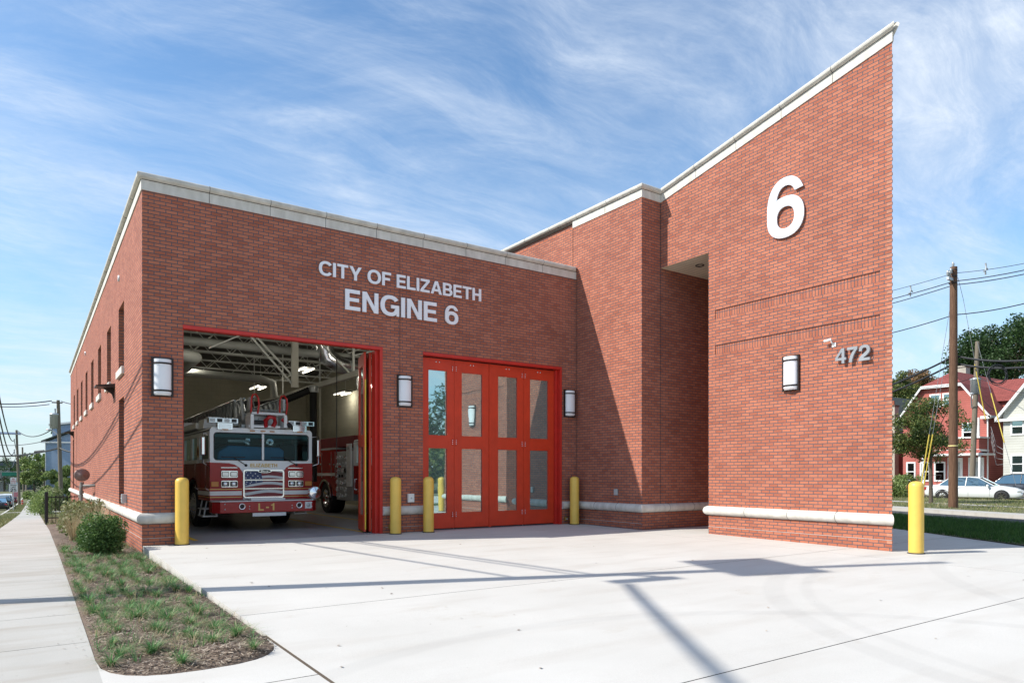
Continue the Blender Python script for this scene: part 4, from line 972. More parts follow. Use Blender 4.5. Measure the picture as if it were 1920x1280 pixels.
    for x, z in ((-1.0, .54), (-1.0, .66), (-.45, .54), (-.45, .60), (.55, .54), (.55, .60), (1.12, .66), (1.12, .56)): MB().lathe([(.016, 0), (.012, -.012), (0, -.013)], (min(x, 1.03), -.552, z), ALU, 'y', 10).build('bolt', bo)
    s = MB(); s.box(.86, 1.02, -.575, -.551, .52, .68, ALU); s.lathe([(.05, 0), (.045, -.012), (0, -.012)], (.94, -.576, .60), ALUD, 'y', 14); s.build('bumper_speaker', bo)
    s = MB(); s.box(-.38, .42, -.42, -.06, .735, .775, ALU); s.box(-.38, .40, -.553, -.50, .36, .44, ALU); s.build('tread_step', bo)
    # siren
    s = MB(); s.lathe([(.15, .10), (.155, -.02), (.14, -.05), (.125, -.04), (.11, -.06), (.09, -.05), (.075, -.07), (.05, -.06), (.03, -.09), (0, -.09)], (1.13, -.50, .90), CHROME, 'y', 28); s.tube((1.10, -.4, .72), (1.10, -.42, .82), .04, CHROME); s.build('siren', g)
    # light bars and roof lights
    for s_ in (-1, 1):
        lb = MB(); xa, xb = sorted((s_*.58, s_*1.28)); xa += .05
        lb.box(xa, xb, .0, .26, 2.58, 2.69, CLEARL)
        for i in range(4): q = xa + (xb-xa)*(i+.08)/4; lb.box(q, q+(xb-xa)*.18, -.004, .0, 2.595, 2.675, BLKM if i % 2 else ALUD)
        lb.build('light_bar', g, bevel=.012)
        lb = MB(); xa, xb = sorted((s_*.72, s_*1.06)); lb.box(xa, xb, -.07, .10, 2.42, 2.57, CHROME); lb.box(xa+.03, xb-.03, -.078, -.07, 2.445, 2.545, CLEARL); lb.box(xa+.1, xb-.1, -.08, -.07, 2.405, 2.43, AMBER); lb.build('scene_light', g, bevel=.006)
    for x in (-.25, .0, .22): MB().box(x-.055, x+.055, -.03, .0, 2.395, 2.42, AMBER).build('marker_light', g)
    # wheels, steps
    for s_ in (-1, 1):
        w = wheel('wheel', .54, .36, g, (s_*1.02, 2.15, .54)); 
        if s_ > 0: w.rotation_euler = (0, 0, math.pi)
        for yy in (9.0,):
            w = wheel('wheel', .54, .55, g, (s_*.95, yy, .54), True)
            if s_ > 0: w.rotation_euler = (0, 0, math.pi)
        st2 = MB()
        for z in (.34, .52): st2.box(min(s_*.93, s_*1.27), max(s_*.93, s_*1.27), .55, 1.15, z-.02, z+.01, ALU)
        for y in (.57, 1.13): st2.tube((s_*1.24, y, .34), (s_*1.16, y, .78), .02, ALU, n=6); st2.tube((s_*.95, y, .34), (s_*.95, y, .78), .02, ALU, n=6)
        st2.build('cab_step', g)
        h = MB()
        for y in (.14, 1.42, 3.4): h.path([(s_*(W+.0), y, .98), (s_*(W+.07), y, 1.02), (s_*(W+.07), y, 1.62), (s_*W, y, 1.66)], .016, CHROME, 8)
        h.build('grab_handle', g)
        fn = MB(); prf = [(2.15+.66*math.cos(t), .56+.66*math.sin(t)) for t in [math.pi*i/14 for i in range(15)]]; pr2 = [(2.15+.60*math.cos(t), .56+.60*math.sin(t)) for t in [math.pi*i/14 for i in range(15)]]
        for i in range(14): fn.add([(s_*1.15, *prf[i]), (s_*1.15, *prf[i+1]), (s_*1.24, *prf[i+1]), (s_*1.24, *prf[i]), (s_*1.15, *pr2[i]), (s_*1.15, *pr2[i+1]), (s_*1.24, *pr2[i+1]), (s_*1.24, *pr2[i])], [(0,1,2,3), (3,2,6,7), (4,5,6,7)], BLACK)
        fn.build('wheel_arch', g)
        sp = MB()
        for z in (.80, .99): sp.box(min(s_*W, s_*(W+.003)), max(s_*W, s_*(W+.003)), .02, 1.4, z, z+.016, GOLD)
        sp.box(min(s_*W, s_*(W+.003)), max(s_*W, s_*(W+.003)), .02, 1.42, .85, .95, WHT); sp.build('side_stripe', g)
    cr = MB(); cr.lathe([(.15, -.004), (0, -.006)], (-W, 1.4, 1.92), GOLD, 'x', 18); cr.lathe([(.10, -.007), (0, -.008)], (-W, 1.4, 1.92), TRED, 'x', 18); cr.build('door_crest', g)
    # body behind the cab
    b = MB(); b.box(-W, W, Lc+.1, 10.6, .78, 2.05, TRED); b.box(-W, W, Lc+.1, 10.6, 2.052, 2.5, TWHT); b.box(-.6, .6, 3.0, 10.4, .45, .77, BLKM); b.build('body', g, bevel=.01)
    b = MB(); b.box(-W-.02, -.62, 1.6, 5.5, 2.52, 2.66, TWHT); b.box(-W+.06, -.55, 3.8, 9.8, 2.67, 2.80, ALU); b.prism([(-W+.02, 2.48), (-.7, 2.48), (-.75, 2.72), (-W+.05, 2.72)], 'y', .9, 1.6, TWHT); b.box(.62, W, 3.8, 9.8, 2.52, 2.78, ALU); b.build('roof_locker', g, bevel=.01)
    # aerial ladder bedded over the cab
    la = empty('aerial_ladder', (0,0,0), '', ''); del la['label']; del la['category']; la.parent = g
    def section(xc, hw, y0, y1, z0, z1, hh, r):
        a = MB(); n = int((y1-y0)/.42)
        zf = lambda y: z0 + (z1-z0)*(y-y0)/(y1-y0)
        for s_ in (-1, 1):
            x = xc + s_*hw
            a.box(x-r, x+r, y0, y1, 0, 0.001, LAD) if False else None
            a.tube((x, y0, zf(y0)), (x, y1, zf(y1)), r*1.5, LAD, n=6); a.tube((x, y0, zf(y0)+hh), (x, y1, zf(y1)+hh), r, LAD, n=6)
            for i in range(n):
                ya, yb = y0+(y1-y0)*i/n, y0+(y1-y0)*(i+1)/n; ym = (ya+yb)/2
                a.tube((x, ya, zf(ya)), (x, ym, zf(ym)+hh), r*.7, LAD, n=5); a.tube((x, ym, zf(ym)+hh), (x, yb, zf(yb)), r*.7, LAD, n=5)
        for i in range(n+1):
            y = y0+(y1-y0)*i/n; a.tube((xc-hw, y, zf(y)), (xc+hw, y, zf(y)), .018, LAD, n=6)
        return a.build('ladder_section', g)
    bpy.data.objects.remove(la)
    xc = .10
    section(xc, .32, -.1, 9.5, 2.92, 2.84, .30, .022); section(xc, .40, .55, 10, 2.84, 2.78, .40, .026); section(xc, .48, 1.2, 10.5, 2.76, 2.70, .48, .03)
    for s_ in (-1, 1):
        x = xc + s_*.40; 
        for y in (.62, 1.25, 1.9): MB().obox((x+s_*.05, y, 2.98), (.05, .07, .62), Matrix.Rotation(R(-22), 3, 'X'), ALUD).build('ladder_post', g)
        MB().box(x-.03, x+.03, -.05, .14, 2.93, 3.22, ALUD).build('end_plate', g)
    for s_ in (-1, 1):
        x = xc + s_*.34; h = MB(); h.path([(x-.07, -.12, 2.82), (x-.07, -.16, 3.18), (x-.045, -.19, 3.27), (x+.01, -.22, 3.29), (x+.065, -.25, 3.20), (x+.08, -.26, 3.05), (x+.06, -.22, 2.82)], .022, mat('hoop_red', (.55, .02, .02), .35), 8); h.build('ladder_tip_hoop', g)
    m = MB(); m.box(xc-.42, xc+.42, -.22, .3, 2.80, 2.86, ALU); m.box(xc-.44, xc-.36, -.2, .3, 2.45, 2.8, TWHT); m.box(xc+.36, xc+.44, -.2, .3, 2.5, 2.8, TWHT); m.box(xc-.46, xc+.3, -.1, .4, 2.49, 2.55, TWHT); m.box(xc-.3, xc+.3, .1, .5, 2.56, 2.79, ALUD); m.build('tip_carriage', g, bevel=.01)
    m = MB(); m.path([(xc-.05, -.08, 2.52), (xc-.08, -.16, 2.66), (xc-.0, -.2, 2.76), (xc+.12, -.2, 2.74), (xc+.15, -.16, 2.62), (xc+.10, -.14, 2.52)], .055, mat('monitor_red', (.45, .015, .02), .3), 10); m.tube((xc+.34, -.1, 2.72), (xc+.46, -.16, 2.60), .05, mat('monitor_red', (.45, .015, .02), .3)); m.build('water_monitor', g)
    m = MB(); m.tube((xc-.36, -.12, 2.62), (xc-.12, -.15, 2.62), .045, BLKM); m.tube((xc+.46, -.16, 2.60), (xc+.52, -.2, 2.54), .06, BLKM); m.build('nozzle', g)
    rq = random.Random(8)          # hoses, cables and fittings crowded round the ladder tip
    for i in range(9):
        x = xc + rq.uniform(-.34, .40); y = rq.uniform(.0, .5); z = 2.55 + rq.uniform(0, .2)
        MB().path([(x, y, z), (x+rq.uniform(-.12,.12), y-.1, z+rq.uniform(.02,.14)), (x+rq.uniform(-.2,.2), y+rq.uniform(-.1,.2), z-.03)], rq.choice((.012, .018, .028)), rq.choice((BLKM, BLACK, ALU, CHROME)), 7).build('hose_fitting', g)
    for x, y, z, sx, sz in ((-.62, .35, 2.60, .26, .10), (-.95, .75, 2.74, .34, .06), (.74, .4, 2.56, .20, .12), (-.42, .15, 2.53, .10, .09), (.56, .2, 2.55, .12, .10)): MB().box(x-sx/2, x+sx/2, y, y+.25, z-sz/2, z+sz/2, rq.choice((LAD, ALU, BLKM))).build('roof_fitting', g, bevel=.008)
    # sign board on the ladder base, seen past the left jamb
    sgn = MB(); sgn.box(-1.30, -1.27, 3.2, 7.2, 2.82, 3.20, mat('sign_red', (.55, .02, .02), .4)); so = sgn.build('side_sign', g)
    small_text(so, 'ELIZABETH', .20, 2.6, -1.305, 6.2, 2.92, mat('sign_yellow', (.85, .7, .1), .4), 'sign_lettering', .03, rz=R(-90))
    return g
ladder_truck()
def engine():
    g = empty('fire_engine', (8.0, 2.9, 0), 'red fire engine with gauge panel parked behind the closed right-hand door', 'fire truck')
    W = 1.24; cab(g)
    for s in (-1, 1): mirror(g, W, s)
    MB().prism([(-1.22, -.02), (-1.22, -.4), (-1.08, -.55), (1.08, -.55), (1.22, -.4), (1.22, -.02)], 'z', .45, .72, CHROME).build('bumper', g, bevel=.01)
    gr = MB(); frame_y(gr, -.5, .5, .8, 1.45, .06, .05, -.06, .01, CHROME); 
    for i in range(8): gr.box(-.46, .46, -.03, .0, .86+i*.07, .885+i*.07, CHROME)
    gr.build('grille', g)
    for s in (-1, 1):
        h = MB(); xa, xb = sorted((s*.6, s*1.0)); h.box(xa, xb, -.06, .01, 1.05, 1.22, CHROME)
        for c in (xa+.1, xb-.1): h.lathe([(.06, 0), (.04, -.02), (0, -.022)], (c, -.06, 1.135), CLEARL, 'y', 14)
        h.build('headlight', g)
        w = wheel('wheel', .52, .34, g, (s*1.04, 2.15, .52)); w2 = wheel('wheel', .52, .55, g, (s*.96, 6.15, .52), True)
        if s > 0: w.rotation_euler = w2.rotation_euler = (0, 0, math.pi)
    # pump panel
    b = MB(); b.box(-W+.02, W-.02, 3.66, 5.1, .5, 2.12, ALUD); b.build('pump_house', g, bevel=.01)
    b = MB(); b.box(-W-.02, -W+.02, 3.72, 4.12, .95, 2.35, TWHT); b.box(-W-.03, -W-.02, 3.78, 4.06, 1.1, 2.2, mat('panel_white', (.7, .7, .68), .4)); b.lathe([(.07, -.02), (.055, -.04), (0, -.04)], (-W-.02, 3.92, 2.22), ALUD, 'x', 16); b.build('cab_rear_locker', g, bevel=.008)
    rnd = random.Random(3)
    for r_, c_ in [(i, j) for i in range(7) for j in range(4)]:
        y = 4.28 + c_*.24 + rnd.uniform(-.03, .03); z = .66 + r_*.21 + rnd.uniform(-.03, .03); rr = rnd.choice((.05, .065, .08))
        MB().lathe([(rr, 0), (rr*1.05, -.03), (rr*.8, -.04), (rr*.75, -.02), (0, -.02)], (-W+.02, y, z), rnd.choice((CHROME, ALUD, BLKM, ALU)), 'x', 14).build('gauge', g)
    for i in range(6): p = MB(); y = 4.3+i*.14; p.tube((-W-.03, y, 1.62), (-W+.03, y, 1.68), .014, CHROME); p.tube((-W-.06, y, 1.60), (-W-.02, y, 1.62), .03, rnd.choice((BLKM, REDLENS, CHROME))); p.build('pump_lever', g)
    b = MB()
    sd = [(5.1, .62), (5.42, .62), (5.5, .85), (5.72, 1.06), (6.15, 1.16), (6.58, 1.06), (6.80, .85), (6.9, .62), (8.6, .62), (8.6, 2.2), (5.1, 2.2)]
    for s in (-1, 1): b.prism(sd, 'x', min(s*W, s*(W-.1)), max(s*W, s*(W-.1)), TRED)
    b.box(-W+.1, W-.1, 5.1, 8.6, 1.25, 2.19, TRED); b.box(-W+.3, W-.3, 5.1, 8.5, .45, 1.2, BLKM)
    b.build('body', g, bevel=.01)
    b = MB(); b.box(-W-.01, W+.01, 5.08, 8.62, 2.2, 2.26, ALU); b.build('top_rail', g)
    b = MB(); b.box(-W+.08, W-.08, 3.7, 8.5, 2.27, 2.62, mat('hose_bed_cover', (.16, .012, .015), .7)); b.build('hose_bed', g, bevel=.02)
    b = MB()
    for y0, y1, z0, z1 in ((5.14, 5.46, 1.2, 2.12), (5.52, 6.4, 1.24, 2.12), (6.46, 7.4, 1.24, 2.12), (7.46, 8.5, .8, 2.12)):
        frame_y(b, 0, 0, 0, 0, .001, .0005, 0, 0, ALU) if False else None
        b.box(-W-.014, -W-.004, y0, y1, z0, z1, TRED); b.box(-W-.02, -W-.014, y0, y0+.02, z0, z1, ALU); b.box(-W-.02, -W-.014, y0+.1, y0+.22, (z0+z1)/2, (z0+z1)/2+.05, CHROME)
    b.build('compartment_door', g)
    b = MB(); b.box(-W-.006, -W-.002, 5.1, 8.6, 1.02, 1.14, WHT) if False else None
    b.box(-W-.022, -W-.016, 5.14, 8.55, 1.30, 1.40, WHT); b.build('white_stripe', g)
    b = MB()
    k = 16
    for i in range(k):
        t0, t1 = math.pi*i/k, math.pi*(i+1)/k; o_, n_ = .64, .56
        P = lambda t, r: (6.15 + r*math.cos(t), .55 + r*math.sin(t))
        for r0, r1 in ((n_, o_),): b.add([(-W-.05, *P(t0, r0)), (-W-.05, *P(t1, r0)), (-W-.05, *P(t1, r1)), (-W-.05, *P(t0, r1)), (-W, *P(t0, r1)), (-W, *P(t1, r1))], [(0,1,2,3), (3,2,5,4)], CHROME)
    b.build('fender_trim', g)
    b = MB(); b.box(-.7, .7, .0, .3, 2.5, 2.62, CLEARL); b.build('light_bar', g)
    return g
engine()
# ================================================================== SUN
SX, SY = 1.09, -.39                       # shadow offset per metre of height
SUND = Vector((-SX, -SY, 1)).normalized()
# ================================================================== PLANTS
def rnd_leaf(rn, c, s, flat=0):
    a = Vector((rn.gauss(0,1), rn.gauss(0,1), rn.gauss(0,1)*(1-flat))).normalized()
    b = a.cross(Vector((rn.gauss(0,1), rn.gauss(0,1), rn.gauss(0,1)))).normalized()
    q = s*rn.uniform(.6, 1.3); w = q*.55
    return [c - a*q*.5, c + b*w*.5, c + a*q*.5, c - b*w*.5]
def crown(mb, rn, clumps, n, ls, m, spread=.45):
    tot = sum(r**2 for _, r in clumps); vs = []; fs = []
    for c, r in clumps:
        k = int(n*r*r/tot)
        for i in range(k):
            d = Vector((rn.gauss(0,1), rn.gauss(0,1), rn.gauss(0,1))).normalized(); rr = r*(1 - abs(rn.gauss(0, spread)))
            if rr < 0: rr = r*.2
            p = c + Vector((d.x*rr, d.y*rr, d.z*rr*.85)); o = len(vs); vs += rnd_leaf(rn, p, ls); fs.append((o, o+1, o+2, o+3))
    mb.add(vs, fs, m)
def tree(name, base, h, rx, rz, cz, n, ls, m, label, cat='tree', group=None, seed=1, clr=.30, ncl=26, tr=.12, lean=(0,0)):
    rn = random.Random(seed); g = empty(name, base, label, cat, group)
    C0 = Vector((lean[0], lean[1], cz)); cl = []
    for i in range(ncl):
        d = Vector((rn.gauss(0,1), rn.gauss(0,1), rn.gauss(0,1))).normalized(); f = rn.uniform(.35, 1)**.6
        cl.append((C0 + Vector((d.x*rx*f, d.y*rx*f, d.z*rz*f)), rn.uniform(.65, 1.25)*clr*rx))
    t = MB(); top = C0 + Vector((0, 0, rz*.3)); mid = Vector((lean[0]*.3, lean[1]*.3, max(.3, cz-rz*.85)))
    t.path([(0,0,-.3), (0.02,0,.2), mid, top], [tr*1.5, tr*1.1, tr*.85, tr*.2], BARK, 9)
    for c, r in cl[::2]:
        s0 = mid.lerp(top, rn.uniform(0, .6)); t.path([s0, s0.lerp(c, .5) + Vector((0,0,-.06*rx)), c], [tr*.42, tr*.25, tr*.08], BARK, 5)
    t.build('trunk', g)
    k = MB(); crown(k, rn, cl, n, ls, m); k.build('crown', g); return g
def shrub(name, base, clumps, n, ls, m, label, seed=1, stems=8):
    rn = random.Random(seed); g = empty(name, base, label, 'shrub'); k = MB(); cl = [(Vector(c), r) for c, r in clumps]; crown(k, rn, cl, n, ls, m, .35); k.build('foliage', g)
    t = MB()
    for i in range(stems):
        c = rn.choice(cl)[0]; t.path([(rn.uniform(-.06,.06), rn.uniform(-.06,.06), -.1), c*.5, c + Vector((rn.uniform(-.1,.1), rn.uniform(-.1,.1), .05))], [.018, .012, .005], BARK, 5)
    t.build('stem', g); return g
rn = random.Random(5)
shrub('yew_bush', (-.66, -.25, -.12), [((rn.uniform(-.24,.24), rn.uniform(-.30,.30), rn.uniform(.16,.64)), rn.uniform(.15,.24)) for i in range(30)], 15000, .042, LF_YEW, 'dense dark green clipped bush against the corner of the side wall', 3)
shrub('pale_shrub', (-.66, 5.9, -.2), [((rn.uniform(-.28,.30), rn.uniform(-1.3,1.3), rn.uniform(.12,.72)), rn.uniform(.2,.34)) for i in range(30)], 9500, .085, LF_PALE, 'loose pale yellow-green leafy shrub in the bed behind the dark bush', 4)
shrub('pale_shrub', (-.45, 9.8, -.25), [((rn.uniform(-.3,.2), rn.uniform(-1.3,1.3), rn.uniform(.05,.42)), rn.uniform(.16,.26)) for i in range(20)], 6000, .085, LF_PALE, 'second pale shrub further along the side wall by the gas regulator', 6)
# dry ornamental grass stalks between bush and wall
def blades(mb, rn, c, k, h, spread, w, m, lean=.6, seg=3):
    vs, fs = [], []
    for i in range(k):
        a = rn.uniform(0, 6.283); L = h*rn.uniform(.55, 1.15); r0 = spread*rn.random()*.25; d = Vector((math.cos(a), math.sin(a), 0)); p = Vector(c) + d*r0
        s_ = Vector((-d.y, d.x, 0))*w*rn.uniform(.7, 1.2); bend = lean*rn.uniform(.3, 1.4); o = len(vs)
        for j in range(seg+1):
            t = j/seg; q = p + d*(L*bend*t*t) + Vector((0,0,L*(t - .45*bend*t*t))); ww = s_*(1-t*.9)
            vs += [q - ww*.5, q + ww*.5]
        for j in range(seg): fs.append((o+2*j, o+2*j+1, o+2*j+3, o+2*j+2))
    mb.add(vs, fs, m)
for i, (x, y, h, l) in enumerate(((-.75, 1.6, .95, 'dry straw-coloured grass clump directly behind the dark bush'), (-.5, 3.1, 1.15, 'tall dry grass clump close to the side wall below the slot'), (-.95, 3.6, .8, 'dry grass clump at the foot of the pale shrub'))):
    mb = MB(); blades(mb, random.Random(20+i), (0,0,0), 260, h, .35, .009, LF_DRY, .45, 4); o = mb.build('dry_grass_clump', loc=(x, y, gy(y))); tag(o, l, 'grass clump', 'dry grass clumps by the side wall')
# liriope tufts
var = []
for i in range(5):
    mb = MB(); blades(mb, random.Random(40+i), (0,0,0), 90, .185, .17, .0105, LF_LIR, 1.05, 4); blades(mb, random.Random(50+i), (0,0,0), 34, .21, .24, .008, LF_DRY, 1.4, 4)
    var.append(mb)
rn = random.Random(11); protos = []; pts = []
yy = -9.12
while yy < 1.5:
    for xx in (-1.14, -.86, -.56, -.26):
        x, y = xx + rn.uniform(-.09, .09), yy + rn.uniform(-.14, .14)
        if y < bed_lo(x) + .12 or (y > -.75 and x > -.98): continue
        if rn.random() < .06: continue
        pts.append((x, y))
    yy += .35
for i, (x, y) in enumerate(pts):
    k = i % 5
    if i < 5: o = var[k].build('liriope_tuft'); protos.append(o); tag(o, 'arching green liriope tuft planted in the mulch bed', 'grass tuft', 'liriope tufts in the planting bed')
    else: o = protos[k].copy(); COL.objects.link(o)
    o.location = (x, y, bed_z(x, y)); o.rotation_euler = (0, 0, rn.uniform(0, 6.28)); s_ = rn.uniform(.5, 1.0); o.scale = (s_, s_, s_*rn.uniform(.8, 1.1))
# low thin weeds + mulch
mb = MB(); rn = random.Random(12); vs, fs = [], []
for i in range(20000):
    x = rn.uniform(BX0+.02, BX1-.02); y = -9.4 + 13.4*rn.random()**1.5
    if y < bed_lo(x)+.02: continue
    c = Vector((x, y, bed_z(x, y) + rn.uniform(.0, .02))); a = rn.uniform(0, 6.28); L = rn.uniform(.012, .05); w = rn.uniform(.003, .010)
    d = Vector((math.cos(a), math.sin(a), rn.uniform(-.35, .35)))*L*.5; s_ = Vector((-math.sin(a), math.cos(a), rn.uniform(-.5,.5)))*w*.5; o = len(vs); vs += [c-d-s_, c-d+s_, c+d+s_, c+d-s_]; fs.append((o, o+1, o+2, o+3))
for i in range(120):      # a few chips spilled on the paving
    y = rn.uniform(-8.6, 2); c = Vector((BX0 - abs(rn.gauss(0, .09)), y, gy(y)+.006)); a = rn.uniform(0, 6.28); L = rn.uniform(.01, .03); w = .006
    d = Vector((math.cos(a), math.sin(a), 0))*L*.5; s_ = Vector((-math.sin(a), math.cos(a), 0))*w*.5; o = len(vs); vs += [c-d-s_, c-d+s_, c+d+s_, c+d-s_]; fs.append((o, o+1, o+2, o+3))
mb.add(vs, fs, CHIP); o = mb.build('mulch'); o['kind'] = 'stuff'; o['label'] = 'brown shredded mulch chips covering the bed'
mb = MB(); rn = random.Random(13)
for i in range(650):
    x = rn.uniform(BX0+.03, BX1-.05); y = -8.8 + 11*rn.random()
    if y < bed_lo(x)+.05: continue
    blades(mb, rn, (x, y, bed_z(x, y)), 10, .13, .16, .006, LF_LIR if rn.random() < .7 else LF_DRY, 1.2, 2)
o = mb.build('bed_weeds'); o['kind'] = 'stuff'; o['label'] = 'thin short weeds and dry blades scattered in the mulch'
mb = MB(); rn = random.Random(77); vs, fs = [], []
for i in range(90):
    x, y = rn.uniform(.3, 13), rn.uniform(-13, -.5)
    if i < 30: x, y = rn.uniform(.05, 2.5), rn.uniform(-10, -1)
    c = Vector((x, y, ap(y)+.008)); a = rn.uniform(0, 6.28); L_ = rn.uniform(.008, .028); o = len(vs); d = Vector((math.cos(a), math.sin(a), .15))*L_; s_ = Vector((-math.sin(a), math.cos(a), .1))*L_*.6
    vs += [c-d, c+s_, c+d, c-s_]; fs.append((o, o+1, o+2, o+3))
mb.add(vs, fs, CHIP); o = mb.build('leaf_litter'); o['kind'] = 'stuff'; o['label'] = 'tiny dry leaves and mulch crumbs scattered on the concrete'
def blade_field(name, pick, n, h, w, m, label, seed):
    rn = random.Random(seed); vs, fs = [], []
    for i in range(n):
        p = pick(rn)
        if p is None: continue
        a = rn.uniform(0, 6.28); L = h*rn.uniform(.4, 1.2); l = Vector((rn.gauss(0,.35), rn.gauss(0,.35), 1))*L; s_ = Vector((math.cos(a), math.sin(a), 0))*w*.5; o = len(vs)
        vs += [p - s_, p + s_, p + l*.6 + s_*.6, p + l]; fs.append((o, o+1, o+2, o+3))
    mb = MB(); mb.add(vs, fs, m); o = mb.build(name); o['kind'] = 'stuff'; o['label'] = label; return o
def pick_lawn(rn):
    y = rn.uniform(-13, 3); x0 = lawnx(y); x1 = A0.x + (y - A0.y)*.386 - 4.4/.933
    x = x0 + (x1-x0)*rn.random()
    return Vector((x, y, -.05)) if x1 > x0 else None
blade_field('lawn_grass', pick_lawn, 52000, .13, .013, LF_LAWN, 'thick dark green lawn grass beside the tower', 60)
def pick_verge(rn):
    p = rs(rn.uniform(-22, 16), 1.4 + 13*rn.random()); 
    k = math.sin(p.x*1.3+p.y*.7)+math.sin(p.x*.5-p.y*1.9)
    if k < -.9: return None
    return Vector((p.x, p.y, -.085))
blade_field('verge_grass', pick_verge, 30000, .09, .03, LF_VERGE, 'patchy dry verge grass round the utility pole', 61)
def pick_left(rn):
    y = rn.uniform(8, 130)**1.0; 
    if 59.5 < y < 63: return None
    return Vector((rn.uniform(-3.7, WX0-.03), y, gy(y)-.02))
blade_field('street_verge_grass', pick_left, 16000, .10, .03, LF_VERGE, 'short pale grass strip between sidewalk and avenue', 62)
def pick_l2(rn):
    y = rn.uniform(15, 130); return Vector((rn.uniform(WX1+.02, WX1+.9), y, gy(y)-.05))
blade_field('sidewalk_edge_grass', pick_l2, 9000, .16, .03, LF_VERGE, 'rough grass along the inner edge of the sidewalk beyond the station', 63)

# ================================================================== UTILITY POLES AND CABLES
def pole(base, top, r0, r1, m, label, name='utility_pole'):
    g = empty(name, base, label, 'utility pole', 'wooden utility poles'); b = Vector(base); t = Vector(top) - b
    MB().path([(0,0,-.3), t*.5, t], [r0, (r0+r1)/2, r1], m, 16).build('shaft', g); return g, t
def transformer(parent, c, s=1.0):
    c = Vector(c); b = MB(); b.lathe([(0, .0), (.24*s, .0), (.24*s, .75*s), (.26*s, .76*s), (.26*s, .84*s), (.1*s, .9*s), (0, .9*s)], c, ALUD, n=16); o = b.build('transformer', parent)
    k = MB(); k.tube(c + Vector((.05, 0, .88*s)), c + Vector((.05, 0, 1.15*s)), .04*s, ALUD); k.build('bushing', o)
def insul(parent, c, m=ALUD):
    c = Vector(c); b = MB()
    b.lathe([(.02, -.12), (.06, -.1), (.03, -.06), (.07, -.04), (.03, 0), (.07, .02), (.03, .06), (.05, .09), (0, .12)], c, m, n=10); b.build('insulator', parent)
# the pole on the right verge
pb = at(1787, 953, 29.8); pb.z = -.1; Zp = 30.0
ptop = at(1792, 503, Zp)
G1, t1 = pole((pb.x, pb.y, -.1), (pb.x + .05, pb.y, ptop.z), .185, .14, WOODP, 'tall dark brown wooden pole standing on the grass verge right of the tower')
MB().lathe([(.187, 0), (.187, .05)], (0, 0, 2.65), mat('tag_yellow', (.7, .6, .25), .5), n=16).build('pole_tag', G1)
hd = MB(); hd.box(-.5, .02, -.05, .05, t1.z-.62, t1.z-.5, ALUD)
for z in (-.15, -.42, -.7): hd.lathe([(.16, -.02), (.17, 0), (.16, .02)], (0, 0, t1.z+z), BLKM, n=14)
hd.build('bracket', G1)
for dx, dz in ((-.5, -.35), (-.34, -.35), (-.2, -.2), (0, .1)): insul(G1, (dx, 0, t1.z+dz))
P1 = Vector((pb.x, pb.y, -.1)) + t1
def px_wire(name, pts, Zs, r, label, sag=0, m=None):
    P = [at(x, y, Z) for (x, y), Z in zip(pts, Zs)]
    mb = MB(); Q = []
    for a, b in zip(P, P[1:]):
        for i in range(8): t = i/8; Q.append(a.lerp(b, t) - Vector((0,0,4*sag*t*(1-t))))
    Q.append(P[-1]); mb.path(Q, r, m or WIRE, 5); o = mb.build(name); tag(o, label, 'cable', 'overhead cables'); return o
# primary conductors run from behind the tower past the pole top and off to the right
def line_thru(y0, yp, y1, Za, Zb, r, label, sag=.12): 
    return px_wire('overhead_cable', [(1540, y0), (1790, yp), (2000, y1)], [Za, Zp, Zb], r, label, sag)
line_thru(552+22, 512, 476, 36, 26, .012, 'thin topmost conductor over the roadside pole', .1)
line_thru(590, 527, 487, 36, 26, .02, 'upper of the twin conductors below the pole top', .1)
line_thru(600, 534, 495, 36, 26, .02, 'lower of the twin conductors below the pole top', .1)
line_thru(650, 590, 546, 36, 26, .022, 'single conductor crossing halfway up the roadside pole', .15)
line_thru(762, 667, 664, 36, 26, .045, 'thick black telephone cable crossing the roadside pole', .25)
line_thru(775, 681, 676, 36, 26, .045, 'second thick black cable just below the first', .25)
for px, py, Z in ((1707, 545, 32), (1848, 503, 28.5)):
    c = at(px, py, Z); g = empty('spacer', c, 'grey cable spacer hanging from the conductors %s of the pole top' % ('left' if px < 1790 else 'right'), 'cable spacer')
    s_ = MB(); s_.path([(0,0,.22), (.05,0,.05), (-.02,0,-.12), (.04, .02, -.25)], .035, ALUD, 8); s_.path([(.05,0,.05), (.2,.0,-.02)], .03, ALUD, 6); s_.path([(-.02,0,-.1), (-.18,.0,-.16)], .03, ALUD, 6); s_.build('arm', g)
# coil of spare cable
c = at(1870, 702, 27.8); mb = MB(); rn = random.Random(2)
for k in range(6):
    r = .37 + rn.uniform(-.05, .03); o = Vector((rn.uniform(-.03,.03), 0, rn.uniform(-.03,.03))); u = Vector((CT, -ST, 0))
    mb.path([c + o + u*(r*math.cos(t)) + Vector((0,0,r*math.sin(t)*1.0)) + Vector((ST, CT, 0))*rn.uniform(-.03,.03) for t in [2*math.pi*i/28 for i in range(29)]], .013, WIRE, 5, False)
tag(mb.build('cable_coil'), 'round coil of spare black cable hanging from the thick cable', 'cable coil')
